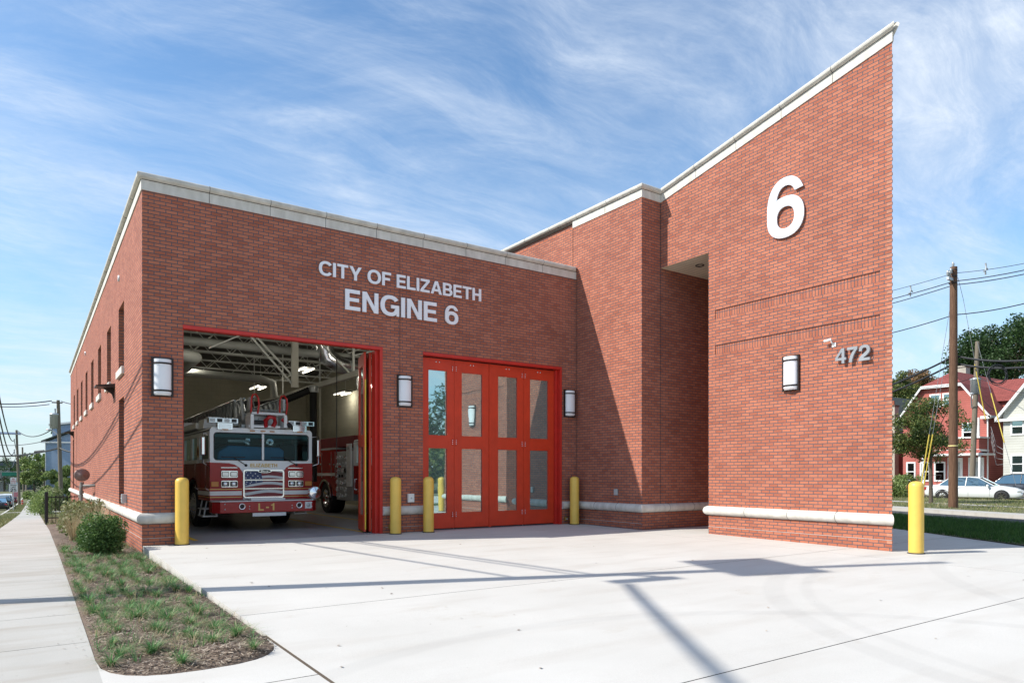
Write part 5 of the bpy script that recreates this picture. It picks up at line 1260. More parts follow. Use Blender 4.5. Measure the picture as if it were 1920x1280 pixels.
# guys
YG = mat('guy_guard_yellow', (.50, .38, .04), .45)
def guy(pts, Zs, ya, yb, label, r=.026):
    P = [at(x, y, Z) for (x, y), Z in zip(pts, Zs)]; g = empty('guy_wire', P[-1], label, 'guy wire', 'guy wires of the roadside pole'); o = P[-1]
    MB().path([p - o for p in P], .009, mat('strand_grey', (.22, .23, .24), .5, metal=.4), 5).build('strand', g)
    a = P[0].lerp(P[-1], ya); b = P[0].lerp(P[-1], yb); MB().tube(a - o, b - o, r, YG, n=8).build('guard', g)
guy([(1789, 530), (1722, 938)], [30, 29.5], .70, .98, 'left of two guy wires with yellow guards running down in front of the young tree')
guy([(1793, 560), (1727, 940)], [30, 29.8], .67, .96, 'right of two guy wires with yellow guards running down in front of the young tree')
guy([(1796, 520), (1806, 560), (1848, 786)], [30, 29.8, 29], .62, 1.0, 'guy wire with yellow guard hanging over the pink house roof', .022)
guy([(1832, 640), (1905, 910)], [29.5, 27], .38, .72, 'guy wire with yellow guard crossing the gap beside the cream house', .022)
# second pole, by the pink house
b2 = at(1822, 914, 45.0); G2, t2 = pole(b2, at(1833, 640, 45), .17, .13, WOODG, 'weathered grey pole with transformer and lamp arm beside the pink house')
transformer(G2, Vector((.28, -.1, t2.z - 3.4)), 1.2)
ar = MB(); z0 = t2.z - 4.3; ar.path([(0,0,z0), (-.35,-.12,z0+.4), (-.8,-.3,z0+.75), (-1.05,-.42,z0+.80)], .04, ALUD, 8); ao = ar.build('lamp_arm', G2); MB().lathe([(0,-.0), (.12, .02), (.1, .1), (0, .13)], (-1.15, -.46, z0+.74), ALUD, n=12).build('lamp_head', ao)
# service drops near the houses
for a, b, s_, l in (((1832, 735, 44.5), (1884, 775, 44), .3, 'service wire from the grey pole to the cream house eave'), ((1832, 760, 44.5), (1868, 778, 47), .3, 'service wire from the grey pole to the pink house eave'), ((1664, 724, 44), (1832, 705, 45), .4, 'thin wire crossing in front of the pink house roof'), ((1832, 705, 45), (1960, 740, 40), .3, 'thin wire leaving the grey pole to the right')):
    wire('service_wire', at(*a), at(*b), s_, .018, l)
mb = MB()
for i in range(4): mb.path([at(1858, 800+i*8, 46) , at(1868, 835+i*12, 45.5) , at(1882, 843+i*9, 44.2)], .012, ALUD, 4)
tag(mb.build('service_wire'), 'loose loops of service wire between the pink and the cream house', 'cable', 'overhead cables')
# avenue poles on the left
pA = (.85, 75.9, gy(76)); G3, t3 = pole(pA, at(109, 750, 76), .22, .16, WOODG, 'leaning pole with transformer and street lamp behind the station on the left')
transformer(G3, Vector((-.62, .3, t3.z - 3.1)), 1.9)
ar = MB(); z0 = t3.z - 4.2; ar.path([(0,0,z0), (-.4,.26,z0+.5), (-.9,.6,z0+.9)], .05, ALUD, 8); ao = ar.build('lamp_arm', G3); MB().lathe([(0,-.05), (.3, .0), (.22, .14), (0, .2)], (-1.15, .75, z0+.9), ALU, n=12).build('lamp_head', ao)
MB().box(-.9, .1, -.06, .06, t3.z-.35, t3.z-.22, WOODG).build('cross_arm', G3)
pB = (-3.5, 120, gy(120)); G4, t4 = pole(pB, at(31, 806, 110), .2, .15, WOODG, 'leaning pole with grey solar panel beside the avenue')
k = MB(); k.obox(t4 + Vector((-.9, .2, -.55)), (3.0, 1.5, .08), Matrix.Rotation(R(14), 3, 'X'), ALUD); k.obox(t4 + Vector((-.9, .2, -.49)), (2.8, 1.3, .03), Matrix.Rotation(R(14), 3, 'X'), mat('solar_cell', (.10, .12, .16), .2)); k.build('solar_panel', G4)
pC = (-3.4, 168, gy(168)); G5, t5 = pole(pC, at(42, 838, 150), .2, .15, WOODG, 'third pole down the avenue, dark and leaning')
pD = (-3.2, 205, gy(205)); G6, t6 = pole(pD, at(49, 852, 186), .2, .15, WOODG, 'furthest thin pole down the avenue')
# poles standing left of the picture, whose shadows and cables come into it
PN = Vector((-3.6, -4.42, -.07)); HN = 11.6
G7, t7 = pole(PN, PN + Vector((0, 0, 12.9)), .19, .10, WOODP, 'roadside pole left of the picture whose shadow crosses the drive')
sp = [at(x, y, (CAMH+.06)*FPX/(y-HY)) for x, y in ((1266.7, 1052), (1413, 1046), (1546.7, 1071), (1376.7, 1079.3))]
k = MB(); q = []
for p in sp:
    hz = 10.6
    q.append(Vector((p.x - SX*hz, p.y - SY*hz, hz)) - PN)
k.add([v for v in q] + [v + Vector((0,0,.06)) for v in q], [(0,1,2,3), (4,5,6,7), (0,1,5,4), (1,2,6,5), (2,3,7,6), (3,0,4,7)], ALUD); k.build('solar_panel', G7)
k = MB(); p = at(1200, 1086, (CAMH+.06)*FPX/(1086-HY)); hl = 8.7; c = Vector((p.x-SX*hl, p.y-SY*hl, hl)) - PN
k.path([(0, 0, 7.9), c*.5 + Vector((0,0,4.3)), c], .05, ALUD, 8); k.obox(c, (.95, .26, .14), R(-10), ALUD); k.build('lamp_arm', G7)
# bundle of cables passing high over the corner
pa = at(1166, 1095, (CAMH+.07)*FPX/(1095-HY)); pbn = at(1290, 1280, (CAMH+.09)*FPX/(1280-HY)); hb = 9.0
A_ = Vector((pa.x-SX*hb, pa.y-SY*hb, hb)); D_ = (pbn - pa); D_.z = 0; D_.normalize()
wire('overhead_cable', A_, A_ + D_*16 + Vector((0,0,1.2)), .2, .055, 'thick bundled cable leaving the roadside pole, left of the picture')
wire('overhead_cable', A_ + Vector((1.6, -1.2, 5)), A_ + D_*16 + Vector((1.4, -.9, 7)), .2, .035, 'upper bundled cable leaving the roadside pole, left of the picture')
P8 = Vector((-3.6, 38, gy(38))); G8, t8 = pole(P8, P8 + Vector((0, 0, 10.5)), .18, .13, WOODG, 'next roadside pole up the avenue, left of the picture')
for h0, h1, s_, r in ((7.75, 6.6, 1.5, .03), (7.55, 6.5, 1.45, .022), (6.75, 5.7, 1.6, .03)):
    wire('overhead_cable', PN + Vector((0,0,h0)), P8 + Vector((0,0,h1+.5)), s_, r, 'telephone cable strung along the station side, its shadow sagging across the brick')
for k, (h, s_) in enumerate(((8.6, 1.6), (7.4, 2.0), (6.4, 2.2))):
    wire('overhead_cable', P8 + Vector((0,0,h)), Vector(pB) + Vector((-.6, 0, 10.3-k*1.6)), s_, .05, 'black cable sagging down the avenue towards the leaning poles')
for k in range(3): wire('overhead_cable', Vector(pB) + Vector((-.7, 0, 10.3-k*1.7)), Vector(pC) + Vector((-.5, 0, 9-k*1.5)), 1.0, .05, 'black cable sagging between the two leaning avenue poles')
tp = Vector(pA) + t3
wire('overhead_cable', tp + Vector((-.6, 0, -.1)), at(-60, 753, 76), .3, .06, 'upper of two nearly level cables crossing the avenue from the transformer pole')
wire('overhead_cable', tp + Vector((-.8, 0, -.5)), at(-60, 757, 76), .3, .045, 'lower of two nearly level cables crossing the avenue from the transformer pole')
wire('overhead_cable', tp + Vector((.3, 0, -.1)), at(180, 754, 70), .3, .05, 'cable leaving the transformer pole behind the station')
wire('overhead_cable', Vector(pA) + t3*.56, at(-40, 852, 95), .5, .10, 'thick black cable crossing low over the avenue')
wire('overhead_cable', Vector(pA) + t3*.56, at(170, 842, 70), .4, .09, 'thick black cable running behind the station from the transformer pole')
wire('overhead_cable', Vector(pB) + t4, Vector(pA) + t3*.78, 1.2, .06, 'wavy cable from the solar pole up to the transformer pole')
wire('overhead_cable', at(-20, 831, 100), at(86, 826, 80), .4, .04, 'thin cable crossing below the solar panel')
p = at(65, 847, 90); k = MB(); k.tube(p, p + Vector((1.0, -.6, .12)), .16, BLKM, n=8); tag(k.build('splice_case'), 'black splice case on the thick avenue cable', 'splice case')

# ================================================================== STREET SIGNS AND POSTS ON THE LEFT
def post_sign(X, Y, ztop, panels, label, name, cat, m=ALUD):
    z = gy(Y); g = empty(name, (X, Y, z), label, cat); MB().tube((0, 0, -.2), (0, 0, ztop-z), .035, m, n=8).build('post', g)
    for (z0, z1, w, col, writing) in panels:
        P_ = MB().box(-w/2, w/2, -.05, -.038, z0-z, z1-z, col).build('panel', g)
        for t, h, ww, zz, mm in writing: small_text(P_, t, h, ww, -ww/2, -.056, zz-z, mm, 'lettering', .04)
    return g
TXTB = mat('sign_black', (.02, .02, .02), .5); SRED = mat('sign_panel_pink', (.62, .22, .24), .4); TXTR = mat('sign_text_red', (.5, .03, .05), .5)
post_sign(-3.3, 69, 1.1, [(.44, 1.06, .50, WHT, [('NO', .14, .2, .82, TXTR), ('PARKING', .10, .42, .66, TXTR), ('ANYTIME', .08, .40, .5, TXTR)]), (-.38, .41, .68, WHT, [('SPEED', .13, .5, .22, TXTB), ('LIMIT', .13, .42, .03, TXTB), ('25', .30, .5, -.33, TXTB)])], 'white SPEED LIMIT 25 sign under a small red lettered sign', 'speed_limit_sign', 'road sign')
z_ = at(37, 904, 78).z
post_sign(-3.35, 80, z_, [(z_-.8, z_, .45, mat('sign_blue', (.35, .5, .6), .4), []), (z_-1.6, z_-.85, .5, SRED, [])], 'small blue over red sign on a post just behind the speed limit sign', 'parking_sign', 'road sign', BLKM)
z_ = at(24, 885, 150).z
g = empty('street_name_sign', (-5.6, 168, z_), 'green street name sign hanging over the avenue', 'road sign'); MB().box(-1.6, 1.6, -.03, .03, -.8, .0, mat('sign_green', (.01, .20, .13), .4)).build('panel', g); MB().tube((-3, 0, .1), (2.3, 0, .1), .05, ALUD).build('mast_arm', g)
g = empty('traffic_light', (-9.2, 168, z_-.2), 'dark traffic light hanging over the avenue', 'traffic light'); MB().box(-.2, .2, -.2, .2, -1.2, 0, BLKM).build('housing', g, bevel=.05); 
for i, c_ in enumerate((REDLENS, AMBER, mat('green_lens', (.02, .2, .1), .3))): MB().lathe([(.12, 0), (.1, -.03), (0, -.04)], (0, -.2, -.22-.36*i), c_, 'y', 12).build('lens', g)
g = empty('fire_hydrant', (-3.1, 118, gy(118)), 'small red and white hydrant at the sidewalk edge', 'hydrant'); h_ = MB(); h_.lathe([(.16, 0), (.16, .06), (.11, .08), (.11, .5), (.14, .52), (.14, .58), (.09, .68), (0, .72)], (0,0,0), REDL, n=14); h_.tube((-.2, 0, .4), (.2, 0, .4), .05, WHT); h_.tube((0, -.18, .36), (0, 0, .36), .06, WHT); h_.build('barrel', g)
# black metal fence end behind the bed
g = empty('black_fence', (-1.27, 17.3, gy(17.3)), 'black metal picket fence end-on behind the planting bed', 'fence')
MB().box(-.05, .05, -.05, .05, 0, 1.25, BLKM).build('post', g, bevel=.01); MB().box(-.045, .045, 2.0, 2.1, 0, 1.2, BLKM).build('post', g)
f = MB(); 
for z in (.2, 1.05): f.box(-.02, .02, .05, 2.0, z-.02, z+.02, BLKM)
for i in range(15): f.box(-.01, .01, .15+i*.125, .17+i*.125, .05, 1.15, BLKM)
for z in (.25, 1.05): f.box(.05, 1.1, -.02, .02, z-.02, z+.02, BLKM)
for i in range(8): f.box(.16+i*.125, .18+i*.125, -.01, .01, .05, 1.12, BLKM)
f.build('railing', g)

# ================================================================== CARS
def car(name, loc, rz, L, Wd, Hh, m, label, cat='car', group='parked cars', kind='sedan'):
    """local +X is forward"""
    g = empty(name, loc, label, cat, group, rz); w = Wd/2
    if kind == 'sedan': st = [(-.5, .38, .62, .80), (-.485, .30, .78, .90), (-.45, .26, .90, .96), (-.36, .22, .95, 1), (-.2, .2, .92, 1), (0, .2, .90, 1), (.18, .2, .90, 1), (.30, .2, .88, .99), (.42, .22, .78, .95), (.475, .26, .66, .88), (.5, .34, .52, .74)]; roof = [(-.34, .94, .90), (-.235, 1.0*Hh-.09, .78), (-.16, Hh-.01, .74), (-.02, Hh, .74), (.07, Hh-.05, .75), (.235, .90, .88)]
    else: st = [(-.5, .4, .7, .86), (-.485, .32, .95, .94), (-.40, .25, 1.0, 1), (-.2, .22, .98, 1), (0, .22, .96, 1), (.2, .22, .95, 1), (.32, .22, .93, .99), (.44, .25, .82, .95), (.5, .36, .6, .78)]; roof = [(-.49, 1.0, .92), (-.44, Hh-.12, .80), (-.38, Hh-.02, .78), (-.1, Hh, .78), (.08, Hh-.06, .78), (.23, .95, .9)]
    b = MB(); vs = []; 
    for fx, zb, zt, ww in st:
        W2 = w*ww; zm = zb + (zt-zb)*.55
        vs += [(fx*L, y, z) for y, z in ((-W2*.9, zb), (-W2, zb+.08), (-W2*1.0, zm), (-W2*.965, zt-.06), (-W2*.88, zt), (-W2*.4, zt+.025), (W2*.4, zt+.025), (W2*.88, zt), (W2*.965, zt-.06), (W2, zm), (W2, zb+.08), (W2*.9, zb))]
    k = 12; fs = [(i*k+j, i*k+(j+1) % k, (i+1)*k+(j+1) % k, (i+1)*k+j) for i in range(len(st)-1) for j in range(k)]
    b.add(vs, fs, m, True); b.add(vs[:k], [list(range(k))], m); b.add(vs[-k:], [list(range(k))], m); body = b.build('body', g)
    c = MB(); vs = []
    for fx, z, ww in roof: vs += [(fx*L, -w*ww, z), (fx*L, -w*ww*.86, z+.015), (fx*L, w*ww*.86, z+.015), (fx*L, w*ww, z)]
    n = len(roof)
    c.add(vs, [(i*4+j, i*4+j+1, (i+1)*4+j+1, (i+1)*4+j) for i in range(1, n-2) for j in range(3)], m, True)
    for s_, j in ((1, 0), (-1, 3)):            # pillars
        P = [Vector(vs[i*4+j]) for i in range(n)]
        c.path([P[0], P[1], P[2], P[3], P[4], P[5]], .028, m, 6)
        mid = P[3].lerp(P[2], .2); c.path([mid, Vector((mid.x-.05, s_*-w*.95 if j == 0 else w*.95, .92))], .03, m, 6)
    c.build('roof', g)
    gl = MB()
    for j in (0, 3):
        P = [Vector(vs[i*4+j])*1 for i in range(n)]; sgn = -1 if j == 0 else 1
        low = [Vector((p.x, sgn*w*.93, .90)) for p in P]
        for i in range(n-1): gl.poly([low[i], low[i+1], P[i+1], P[i]], HGLASS)
    gl.poly([vs[0], vs[3], vs[7], vs[4]], HGLASS); gl.poly([vs[(n-2)*4], vs[(n-2)*4+3], vs[(n-1)*4+3], vs[(n-1)*4]], HGLASS)
    gl.build('glass', g)
    inn = MB(); inn.box(-.25*L, .15*L, -w*.7, w*.7, .5, .95, BLACK); inn.box(-.05*L, .0, -w*.6, -w*.15, .9, 1.2, BLACK); inn.box(-.05*L, .0, w*.15, w*.6, .9, 1.2, BLACK); inn.build('interior', g)
    for s_ in (-1, 1):
        for fx in (-.30, .305):
            a = MB(); a.lathe([(.33, 0), (.37, .0)], (fx*L, s_*(w+.003), .33), BLACK, 'y', 20); a.lathe([(.36, -s_*.0), (.0, -s_*.0)], (fx*L, s_*(w-.001), .34), BLACK, 'y', 20); a.build('wheel_arch', g)
            t = MB(); t.lathe([(.19, s_*.01), (.29, s_*.02), (.315, s_*.0), (.315, -s_*.18)], (0,0,0), BLACK, 'y', 24); to = t.build('wheel', g, loc=(fx*L, s_*(w+.01), .315))
            r = MB(); r.lathe([(.20, s_*.012), (.17, s_*.0), (.15, -s_*.02), (0, -s_*.02)], (0,0,0), BLKM, 'y', 20)
            for q in range(7): an = 2*math.pi*q/7; r.obox(Vector((.10*math.cos(an), s_*.012, .10*math.sin(an))), (.19, .02, .035), Matrix.Rotation(-an, 3, 'Y'), CHROME)
            r.lathe([(.05, s_*.03), (0, s_*.03)], (0,0,0), CHROME, 'y', 10); r.build('rim', to)
        h = MB(); h.obox((.455*L, s_*w*.70, .60), (.22, .36, .13), R(-s_*28), CLEARL); h.build('headlight', g, bevel=.03)
        h = MB(); h.obox((-.478*L, s_*w*.72, .72), (.12, .40, .15), R(s_*18), REDLENS); h.build('tail_light', g, bevel=.03)
        h = MB(); h.obox((.17*L, s_*(w+.08), .93), (.12, .2, .12), 0, m); h.build('mirror', g, bevel=.03)
        for fx in (-.12, .08): MB().box(fx*L-.08, fx*L+.08, s_*(w+.0)-.012, s_*w+.012, .76, .79, m).build('door_handle', g)
        for fx in (.185, -.03, -.2): MB().box(fx*L-.004, fx*L+.004, s_*w-.004, s_*w+.003, .30, .88, BLKM).build('door_gap', g)
    p = MB(); p.box(.49*L, .502*L, -.25, .25, .45, .56, BLKM); p.build('grille', g)
    p = MB(); p.box(-.503*L, -.497*L, -.16, .16, .55, .66, WHT); p.build('number_plate', g)
    return g
CW = mat('car_white', (.72, .74, .74), .25, var=.01, coat=.5); CB = mat('car_black', (.012, .014, .02), .2, var=.01, coat=.6); CG = mat('car_graphite', (.035, .04, .05), .22, var=.01, coat=.6)
CR = mat('car_red', (.25, .015, .02), .25, coat=.5); CBL = mat('car_blue', (.03, .06, .12), .25, coat=.5)
rr = at(1748, 938, 42.6); ff = at(1911, 940, 39.6); mid = (rr+ff)/2; yaw = math.atan2((ff-rr).y, (ff-rr).x)
car('parked_car', (mid.x, mid.y, -.22), yaw, 4.85, 1.8, 1.42, CW, 'white four-door sedan parked behind the verge in front of the pink house')
mid = at(1928, 940, 43.5); car('parked_car', (mid.x, mid.y, -.12), yaw, 4.9, 1.85, 1.48, CG, 'dark grey sedan parked beyond the white one, cut by the picture edge')
for x, y, m, l, kd, hh in ((-4.85, 80, CB, 'black sedan at the left picture edge, nearest on the avenue', 'sedan', 1.45), (-4.9, 98, CG, 'dark hatchback queued behind the black sedan', 'suv', 1.55), (-5.0, 112, CW, 'white SUV ahead of the dark hatchback', 'suv', 1.8), (-4.9, 134, CR, 'red car parked by the second avenue pole', 'suv', 1.6), (-9.4, 150, CBL, 'blue car far down the avenue', 'sedan', 1.45), (-6.0, 160, CW, 'white car far down the avenue', 'sedan', 1.45)):
    car('street_car', (x, y, gy(y)-.13), R(90), 4.6, 1.82, hh, m, l, group='cars on the avenue', kind=kd)

# ================================================================== HOUSES
def win(parent, X, Y0, Y1, z0, z1, frm=WHT, out=-1, two=True):
    """window on a wall facing -X at x = X (local)"""
    f = MB(); t = .10; a, b = X - .05, X + .02
    f.box(a, b, Y0, Y0+t, z0, z1, frm); f.box(a, b, Y1-t, Y1, z0, z1, frm); f.box(a, b, Y0+t, Y1-t, z0, z0+t, frm); f.box(a, b, Y0+t, Y1-t, z1-t, z1, frm)
    if two: f.box(a+.01, b, Y0+t, Y1-t, (z0+z1)/2-.03, (z0+z1)/2+.03, frm)
    fo = f.build('window', parent); m = MB(); m.poly([(X-.015, Y0+t, z0+t), (X-.015, Y1-t, z0+t), (X-.015, Y1-t, z1-t), (X-.015, Y0+t, z1-t)], HGLASS); m.build('pane', fo)
    MB().box(X-.01, X-.004, Y0+t, Y1-t, z0+t+(z1-z0)*.35, z1-t, mat('blind', (.42, .45, .42), .7)).build('blind', fo)
def pinkhouse():
    g = empty('gabled_house', (51, 5.5, -.1), 'pink clapboard house with red clipped-gable roof, porch and white trim', 'house'); W = 5.45; D = 11
    b = MB(); front = [(0, .35), (W, .35), (W, 5.6), (W-1.4, 7.65), (1.45, 7.65), (0, 5.6)]
    b.poly([(0, y, z) for y, z in front], SIDPK); b.poly([(0, 0, .35), (D, 0, .35), (D, 0, 5.7), (0, 0, 5.7)], SIDPK); b.poly([(0, W, .35), (D, W, .35), (D, W, 5.7), (0, W, 5.7)], SIDPK); b.poly([(D, 0, .3), (D, W, .3), (D, W, 5.7), (D, 0, 5.7)], SIDPK)
    b.box(.05, D, .05, W-.05, -.2, .35, PAVR); b.build('wall', g)
    r = MB(); e = .32; yA, yB, zr_ = 1.45, W-1.4, 7.72; yc = W/2; zA = 8.85
    Lo0, Lo1 = (-.35, -e, 5.35), (D+.3, -e, 5.35); Hi0, Hi1 = (-.35, yA, zr_), (D+.3, yA, zr_)
    r.poly([Lo0, Lo1, Hi1, Hi0], SHING); r.poly([(-.35, W+e, 5.35), (D+.3, W+e, 5.35), (D+.3, yB, zr_), (-.35, yB, zr_)], SHING)
    r.poly([Hi0, Hi1, (D+.3, yc, zA), (1.6, yc, zA)], SHING); r.poly([(-.35, yB, zr_), (D+.3, yB, zr_), (D+.3, yc, zA), (1.6, yc, zA)], SHING); r.poly([Hi0, (-.35, yB, zr_), (1.6, yc, zA)], SHING)
    ro = r.build('roof', g)
    # cross gable on the right flank
    cg = MB(); x0, x1, xc = 3.6, 7.2, 5.4
    cg.poly([(x0-.3, -.5, 6.6), (x0-.3+.0, 2.7, 6.6), (xc, 2.7, 8.3), (xc, -.5, 8.3)], SHING); cg.poly([(x1+.3, -.5, 6.6), (x1+.3, 2.7, 6.6), (xc, 2.7, 8.3), (xc, -.5, 8.3)], SHING); cg.build('dormer_roof', ro)
    cg = MB(); cg.poly([(x0, -.1, 5.2), (x1, -.1, 5.2), (x1, -.1, 6.7), (xc, -.1, 8.2), (x0, -.1, 6.7)], SIDPK); cg.poly([(x0, -.1, 5.2), (x0, 2.4, 5.2), (x0, 2.4, 6.7), (x0, -.1, 6.7)], SIDPK); cg.build('dormer_wall', ro)
    ch = MB(); ch.box(4.0, 4.7, 2.9, 3.5, 8.2, 9.4, mat('chimney_pale', (.40, .37, .31), .9)); ch.box(3.93, 4.77, 2.83, 3.57, 9.4, 9.5, mat('chimney_pale', (.40, .37, .31), .9)); ch.build('chimney', ro)
    t = MB()
    def rake(a, b, h=.2):
        a, b = Vector((-.36, *a)), Vector((-.36, *b)); t.add([a, b, b - Vector((0,0,h)), a - Vector((0,0,h)), a+Vector((.1,0,0)), b+Vector((.1,0,0)), b+Vector((.1,0,-h)), a+Vector((.1,0,-h))], [(0,1,2,3), (4,5,6,7), (0,1,5,4), (3,2,6,7)], WHT)
    rake((-e, 5.37), (yA, zr_+.02)); rake((W+e, 5.37), (yB, zr_+.02)); rake((yA, zr_+.02), (yB, zr_+.02))
    t.box(-.36, 0, -e, .25, 5.18, 5.36, WHT); t.box(-.36, 0, W-.25, W+e, 5.18, 5.36, WHT); t.box(-.3, D+.3, -e-.05, -e+.04, 5.24, 5.38, WHT)
    t.tube((-.1, -.1, .3), (-.1, -.1, 5.2), .05, WHT, n=8); t.build('white_trim', g)
    # attic windows, second floor, porch
    win(g, -.0, 2.0, 2.75, 6.2, 7.15); win(g, -.0, 2.85, 3.6, 6.2, 7.15); win(g, 0, .55, 1.5, 3.7, 5.0)
    for y0, y1 in ((4.55, 5.2), (3.55, 4.25), (2.55, 3.3)): win(g, 0, y0, y1, .95, 2.35)
    win(g, 0, 3.9, 4.7, 3.6, 4.9)
    p = MB(); p.box(-1.5, 0, -.15, 3.1, 2.98, 3.12, WHT); p.box(-1.45, 0, -.1, 3.05, 3.12, 3.85, SIDPK); p.box(-1.55, 0, -.2, 3.15, 3.85, 3.95, WHT); p.poly([(-1.9, -.5, 2.85), (-1.9, 3.4, 2.85), (-1.45, 3.05, 3.12), (-1.45, -.1, 3.12)], SIDPK); p.box(-1.9, 0, -.5, 3.4, 2.72, 2.85, WHT)
    for y in (-.3, 1.1, 3.2): p.box(-1.75, -1.63, y, y+.12, .6, 2.72, WHT)
    for y in (-.1, 2.9): p.box(-1.4, -1.3, y, y+.1, 3.95, 5.2, WHT)
    p.build('porch', g)
    st_ = MB(); st_.box(-1.9, 0, -.5, 3.4, -.1, .60, PAVR); st_.box(-2.2, -1.9, .4, 2.0, -.1, .42, STONE); st_.box(-2.5, -2.2, .4, 2.0, -.1, .22, STONE); st_.box(-1.95, 0, -.52, 3.42, .60, .68, STONE); st_.build('stoop', g)
    for y in (.15, 1.45):
        d = MB(); d.box(-.06, .0, y, y+.95, .68, 2.6, WHT); do = d.build('door', g, bevel=.01); MB().box(-.075, -.061, y+.15, y+.8, 1.2, 2.3, mat('storm_glass', (.45, .48, .48), .15)).build('door_glass', do)
    rl = MB()
    for y in (.4, 2.0): rl.path([(-2.5, y, .95), (-1.9, y, 1.35), (-1.9, y, .68)], .02, BLKM, 6); rl.path([(-2.5, y, .95), (-2.5, y, .2)], .02, BLKM, 6)
    rl.path([(-1.85, 2.0, 1.4), (-1.85, 3.3, 1.4)], .02, BLKM, 6); rl.build('railing', g)
pinkhouse()
def gable_house(name, loc, W, D, z0, ze, zr_, sid, shg, label, wins, trim=WHT, ov=.35):
    g = empty(name, loc, label, 'house'); b = MB()
    b.poly([(0, 0, z0), (0, W, z0), (0, W, ze), (0, W/2, zr_), (0, 0, ze)], sid); b.poly([(D, 0, z0), (D, W, z0), (D, W, ze), (D, W/2, zr_), (D, 0, ze)], sid)
    b.poly([(0, 0, z0), (D, 0, z0), (D, 0, ze), (0, 0, ze)], sid); b.poly([(0, W, z0), (D, W, z0), (D, W, ze), (0, W, ze)], sid); b.box(.05, D-.05, .05, W-.05, -1.5, z0, PAVR); b.build('wall', g)
    r = MB(); sl = (zr_-ze)/(W/2)
    for y, s_ in ((-ov, 1), (W+ov, -1)):
        a = [(-.35, y, ze-sl*ov), (D+.3, y, ze-sl*ov), (D+.3, W/2, zr_), (-.35, W/2, zr_)]; r.poly([(p[0], p[1], p[2]+.1) for p in a], shg); r.poly([(p[0], p[1], p[2]-.02) for p in a], trim)
    r.build('roof', g)
    t = MB()
    for y in (-ov, W+ov):
        a, c = Vector((-.36, y, ze-sl*ov+.12)), Vector((-.36, W/2, zr_+.12)); h = Vector((0,0,.24)); x = Vector((.08,0,0))
        t.add([a, c, c-h, a-h, a+x, c+x, c-h+x, a-h+x], [(0,1,2,3), (4,5,6,7), (0,1,5,4), (3,2,6,7)], trim)
    t.box(-.3, 0, -ov, W+ov, ze-sl*ov-.1, ze-sl*ov+.06, trim); t.box(-.02, 0.001, .0, .12, z0, ze, trim) ; t.build('white_trim', g)
    for w_ in wins: win(g, 0, *w_)
    return g
gable_house('cream_house', (49, -4.1, -.1), 7.9, 11, .65, 5.35, 10.5, SIDBE, SHDK, 'cream clapboard house with steep white-trimmed gable at the right picture edge', [(6.75, 7.5, 3.9, 5.0), (6.75, 7.5, 1.5, 2.7), (3.4, 4.4, 3.9, 5.1), (3.4, 4.4, 1.4, 2.7), (.6, 1.5, 1.4, 2.7)])
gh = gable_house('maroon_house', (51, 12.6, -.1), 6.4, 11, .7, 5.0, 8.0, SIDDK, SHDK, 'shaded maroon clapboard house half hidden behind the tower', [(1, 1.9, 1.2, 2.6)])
ch = MB(); ch.box(1.0, 1.6, -.55, -.02, 0, 6.6, mat('chimney_stucco', (.42, .38, .31), .9)); ch.box(.95, 1.65, -.6, .03, 6.6, 6.72, mat('chimney_brown', (.12, .08, .06), .9)); ch.lathe([(.12, 0), (.1, .35)], (1.3, -.28, 6.7), mat('clay_pot', (.45, .14, .07), .8), n=10); ch.build('chimney', gh)
# blue-grey house on the left behind the transformer pole
bh = at(86, 880, 88)
g = empty('blue_house', (bh.x, bh.y, gy(bh.y)), 'blue-grey sided house with dark sloping roof behind the station', 'house', rz=R(-25)); zb = -gy(bh.y)
zt = at(86, 828, 88).z - gy(bh.y); zp = at(140, 806, 88).z - gy(bh.y)
b = MB(); b.poly([(0, 0, 0), (9, 0, 0), (9, 0, zt+3.6), (6.5, 0, zt+2.6), (0, 0, zt)], SIDBL); b.poly([(0, 0, 0), (0, 9, 0), (0, 9, zt), (0, 0, zt)], SIDBL); b.box(-.6, .5, -.02, .0, zt+.3, zt+2.8, SIDBL) if False else None; b.poly([(.2, 1.2, zt), (6, 1.2, zt), (6, 1.2, zt+2.9), (.2, 1.2, zt+2.2)], SIDBL); b.build('wall', g)
r = MB(); r.prism([(-.4, zt-.05), (9, zt+3.7), (9, zt+3.95), (-.4, zt+.15)], 'y', -.35, 1.4, SHDK); r.prism([(-.1, zt+2.1), (6, zt+2.9), (6, zt+3.1), (-.1, zt+2.35)], 'y', .9, 7, WHT); r.build('roof', g)
t = MB(); t.box(-.4, 9, -.4, -.36, zt-.15, zt+.02, WHT); t.box(-.06, .0, -.06, .06, 0, zt, WHT); t.build('trim', g)
f = MB(); f.box(7.6, 8.6, -.06, 0, 1.2, 2.9, WHT); f.box(7.75, 8.45, -.08, -.06, 1.35, 2.75, HGLASS); f.build('window', g)
